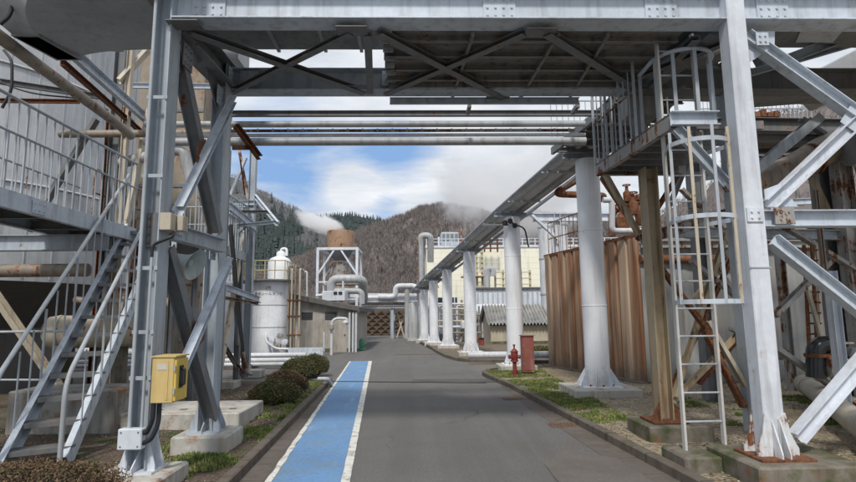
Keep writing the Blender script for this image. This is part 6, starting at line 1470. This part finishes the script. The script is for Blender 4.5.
# ------------------------------------------------------------------ hills and woods
def interp(tab, x):
    if x <= tab[0][0]: return tab[0][1]
    for (a, b), (c, d) in zip(tab, tab[1:]):
        if x <= c: k = (x-a)/(c-a); k = k*k*(3-2*k)*.5+k*.5; return b+(d-b)*k
    return tab[-1][1]
class Hill:
    def __init__(s, tab, r0, r1, amp, p=1.0, seed=0): s.tab, s.r0, s.r1, s.amp, s.p, s.seed = tab, r0, r1, amp, p, seed
    def at(s, px, t):
        th = math.atan((px-428)/F_PX)-YAW; r = s.r0+(s.r1-s.r0)*t
        rr_ = r/max(.3, math.cos(th)) if abs(th) < 1.2 else r/.36
        E = interp(s.tab, px)
        zr = 1.6+E/F_PX*s.r1*1.0
        if t <= 1: q = (math.sin((t-.5)*math.pi)+1)/2; q = .55*q+.45*t
        else: q = 1-.6*(t-1)
        z = zr*q**s.p+s.amp*noise.noise(V((math.sin(th)*rr_/s.r1*9, t*4, s.seed)))*min(1, t*2)*(1 if t < .9 else .4)
        return V((math.tan(th)*r if abs(th) < 1.3 else math.copysign(3.6*r, th), r, max(z, -.5)))
    def mesh(s, name, mat, pxs, nt=40):
        vs = []; ts = [1.35*j/nt for j in range(nt+1)]
        for px in pxs: vs += [s.at(px, t) for t in ts]
        m = nt+1; fs = [(i*m+j, (i+1)*m+j, (i+1)*m+j+1, i*m+j+1) for i in range(len(pxs)-1) for j in range(nt)]
        tag(MB().add(vs, fs).build(name, mat, None, smooth=180, org=(0,0,0)), kind='structure')
def hillmat(name, cols, sc, haze=(.5,.56,.66), hz=0.0):
    t = NT(name); f_ = t.math('ADD', t.math('MULTIPLY', t.noise(sc,6,.65), .65), t.math('MULTIPLY', t.noise(sc*14,5,.75), .35))
    n_ = len(cols); c = t.ramp(f_, [(.34+.32*i/(n_-1), cols[i]) for i in range(n_)])
    if hz: c = t.mix(hz, c, haze)  # bluish aerial haze mixed into the slope colour
    return t.done(c, 1.0, spec=0)
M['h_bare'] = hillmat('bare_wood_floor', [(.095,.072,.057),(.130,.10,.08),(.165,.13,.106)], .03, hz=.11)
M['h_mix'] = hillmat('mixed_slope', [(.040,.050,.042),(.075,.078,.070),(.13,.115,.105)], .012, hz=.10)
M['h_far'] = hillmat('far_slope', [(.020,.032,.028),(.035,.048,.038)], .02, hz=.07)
def woodmat(name, cols, sc, hz):
    t = NT(name); wn = t.n.new('ShaderNodeTexWhiteNoise'); sn = t.n.new('ShaderNodeVectorMath'); sn.operation = 'SNAP'; sn.inputs[1].default_value = (2.5,2.5,60)
    t.link(t.geo.outputs['Position'], sn.inputs[0]); t.link(sn.outputs[0], wn.inputs['Vector'])
    f_ = t.math('ADD', t.math('MULTIPLY', t.noise(sc,5,.6), .75), t.math('MULTIPLY', wn.outputs['Value'], .2))
    n_ = len(cols); c = t.ramp(f_, [(.30+.45*i/(n_-1), cols[i]) for i in range(n_)])
    c = t.mix(hz, c, (.5,.56,.66)); return t.done(c, 1.0, spec=0)  # same bluish aerial haze mixed into the tree colour
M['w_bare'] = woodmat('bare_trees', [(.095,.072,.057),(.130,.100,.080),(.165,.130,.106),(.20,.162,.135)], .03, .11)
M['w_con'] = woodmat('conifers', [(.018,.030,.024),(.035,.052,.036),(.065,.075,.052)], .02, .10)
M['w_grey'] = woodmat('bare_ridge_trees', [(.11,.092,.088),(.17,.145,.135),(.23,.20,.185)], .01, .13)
HN = Hill([(100,18),(250,34),(300,52),(330,66),(345,76),(375,88),(400,96),(425,106),(445,109),(470,104),(500,96),(560,96),(640,84),(700,112),(750,160),(790,200),(860,222),(1100,235),(1500,180)], 78, 260, 5, seed=3)
HA = Hill([(-500,200),(0,180),(150,156),(200,143),(232,134),(262,122),(290,108),(310,95),(330,79),(350,62),(380,44),(430,22),(500,10)], 280, 620, 14, seed=5)
HC = Hill([(150,60),(250,84),(300,96),(330,100),(350,101),(372,97),(395,91),(430,80),(520,60),(700,60)], 700, 1000, 14, seed=9)
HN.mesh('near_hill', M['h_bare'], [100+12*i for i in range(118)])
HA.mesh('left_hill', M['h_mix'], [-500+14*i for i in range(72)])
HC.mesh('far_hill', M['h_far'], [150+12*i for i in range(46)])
def fastmesh(name, vs, fs, mat, label, cat):
    me = bpy.data.meshes.new(name); me.from_pydata(vs, [], fs); me.materials.append(mat)
    o = bpy.data.objects.new(name, me); COL.objects.link(o); return tag(o, label, cat, None, 'stuff')
def bare(vs, fs, p, h, rr, n=9):
    for k in range(n):
        a = rr.uniform(0, 6.28); b = h*rr.uniform(.15,.5); sp_ = h*rr.uniform(.1,.55); w_ = h*.016+.012
        x, y, z = p.x+rr.uniform(-.2,.2)*h*.3, p.y+rr.uniform(-.2,.2)*h*.3, p.z+(0 if k == 0 else b)
        tx, ty, tz = p.x+math.cos(a)*sp_, p.y+math.sin(a)*sp_, p.z+h*rr.uniform(.6,1.05)*(1-.35*(sp_/h)**1.0)
        o = len(vs); vs += [(x-w_,y,z),(x+w_,y,z),(tx,ty,tz)]; fs.append((o,o+1,o+2))
def conifer(vs, fs, p, h, rr):
    w0 = h*rr.uniform(.16,.26)
    for k in range(5):
        zb_ = p.z+h*k*.17; w_ = w0*(1-k*.17); a = rr.uniform(0,6.28)
        o = len(vs); n_ = 5
        for j in range(n_):
            q = a+j*2*math.pi/n_; rj = w_*rr.uniform(.65,1.2); vs.append((p.x+math.cos(q)*rj, p.y+math.sin(q)*rj, zb_+rr.uniform(-.04,.04)*h))
        vs.append((p.x, p.y, zb_+h*.34)); fs += [(o+j, o+(j+1) % n_, o+n_) for j in range(n_)]
def wood(hill, n, px0, px1, t0, t1, h, kind, name, mat, label, seed, test=None, yn=9):
    rr = random.Random(seed); vs, fs = [], []; c = 0
    for _ in range(n*4):
        if c >= n: break
        px = rr.uniform(px0, px1); t = rr.uniform(t0, t1)
        if test and not test(px, t, rr): continue
        p = hill.at(px, t); hh = rr.uniform(*h)
        (bare(vs, fs, p, hh, rr, yn) if kind == 'b' else conifer(vs, fs, p, hh, rr)); c += 1
    fastmesh(name, vs, fs, mat, label, 'trees')
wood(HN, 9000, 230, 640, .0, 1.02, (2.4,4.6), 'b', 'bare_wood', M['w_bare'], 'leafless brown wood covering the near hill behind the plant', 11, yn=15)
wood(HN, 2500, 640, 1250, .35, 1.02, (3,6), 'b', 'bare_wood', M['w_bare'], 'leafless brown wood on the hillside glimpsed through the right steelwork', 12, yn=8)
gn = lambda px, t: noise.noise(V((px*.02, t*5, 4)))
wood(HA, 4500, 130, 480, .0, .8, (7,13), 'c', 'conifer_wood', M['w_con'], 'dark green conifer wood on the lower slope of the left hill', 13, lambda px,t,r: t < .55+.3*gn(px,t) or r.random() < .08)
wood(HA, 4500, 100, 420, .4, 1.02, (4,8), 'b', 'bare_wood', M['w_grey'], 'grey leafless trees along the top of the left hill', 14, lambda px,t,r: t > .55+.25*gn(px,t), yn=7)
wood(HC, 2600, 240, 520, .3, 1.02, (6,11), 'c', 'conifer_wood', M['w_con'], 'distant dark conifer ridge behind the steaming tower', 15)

# ------------------------------------------------------------------ steam
def steam(name, label, c, rad, rot, dens, seed, nsc, thr=.45, par=None):
    m = bpy.data.materials.new(name); m.use_nodes = True; nt_ = m.node_tree; nn = nt_.nodes; nn.clear(); lk = nt_.links.new
    out = nn.new('ShaderNodeOutputMaterial'); vol = nn.new('ShaderNodeVolumePrincipled'); lk(vol.outputs[0], out.inputs['Volume'])
    vol.inputs['Color'].default_value = (1,1,1,1); vol.inputs['Anisotropy'].default_value = .55
    tc_ = nn.new('ShaderNodeTexCoord'); ln = nn.new('ShaderNodeVectorMath'); ln.operation = 'LENGTH'; lk(tc_.outputs['Object'], ln.inputs[0])
    nz = nn.new('ShaderNodeTexNoise'); nz.inputs['Scale'].default_value = nsc; nz.inputs['Detail'].default_value = 7; nz.inputs['Roughness'].default_value = .6; nz.inputs['Distortion'].default_value = .5
    mp = nn.new('ShaderNodeMapping'); mp.inputs['Location'].default_value = (seed, seed*1.7, 0); lk(tc_.outputs['Object'], mp.inputs[0]); lk(mp.outputs[0], nz.inputs['Vector'])
    def m_(op, a, b, cl=False):
        x = nn.new('ShaderNodeMath'); x.operation = op; x.use_clamp = cl
        for k, v_ in ((0,a),(1,b)):
            if hasattr(v_, 'links'): lk(v_, x.inputs[k])
            else: x.inputs[k].default_value = v_
        return x.outputs[0]
    fall = m_('SUBTRACT', 1.0, ln.outputs['Value'], True)
    d_ = m_('MULTIPLY', m_('SUBTRACT', m_('ADD', m_('MULTIPLY', nz.outputs['Fac'], 2.2), m_('MULTIPLY', fall, .85)), thr+.35+.62, True), dens*.8)
    lk(m_('MULTIPLY', d_, m_('MULTIPLY', fall, 3.0, True)), vol.inputs['Density'])
    bm_ = bmesh.new(); bmesh.ops.create_icosphere(bm_, subdivisions=3, radius=1.0); me = bpy.data.meshes.new(name); bm_.to_mesh(me); bm_.free(); me.materials.append(m)
    o = bpy.data.objects.new(name, me); COL.objects.link(o); o.location = c; o.scale = rad; o.rotation_euler = rot
    return tag(o, label, 'steam')
s34 = 34/540
steam('steam_plume', 'thin white steam drifting left off the rusty tower tank', P(320,223,34), (30*s34, 1.7, 11*s34), (0, R(20), 0), 14.0, 2.0, 2.2, .20)
steam('steam_cloud', 'broad pale steam cloud rising behind the yellow building', P(535,190,74), (118*74/540, 7, 62*74/540), (0, R(-8), 0), .75, 5.0, 2.1, .26)
steam('steam_cloud', 'smaller steam wisp spreading above the brown hill ridge', P(468,188,73), (46*73/540, 5, 44*73/540), (0, R(25), 0), .95, 8.0, 2.3, .24)
SC.cycles.volume_bounces = 12; SC.cycles.max_bounces = 12
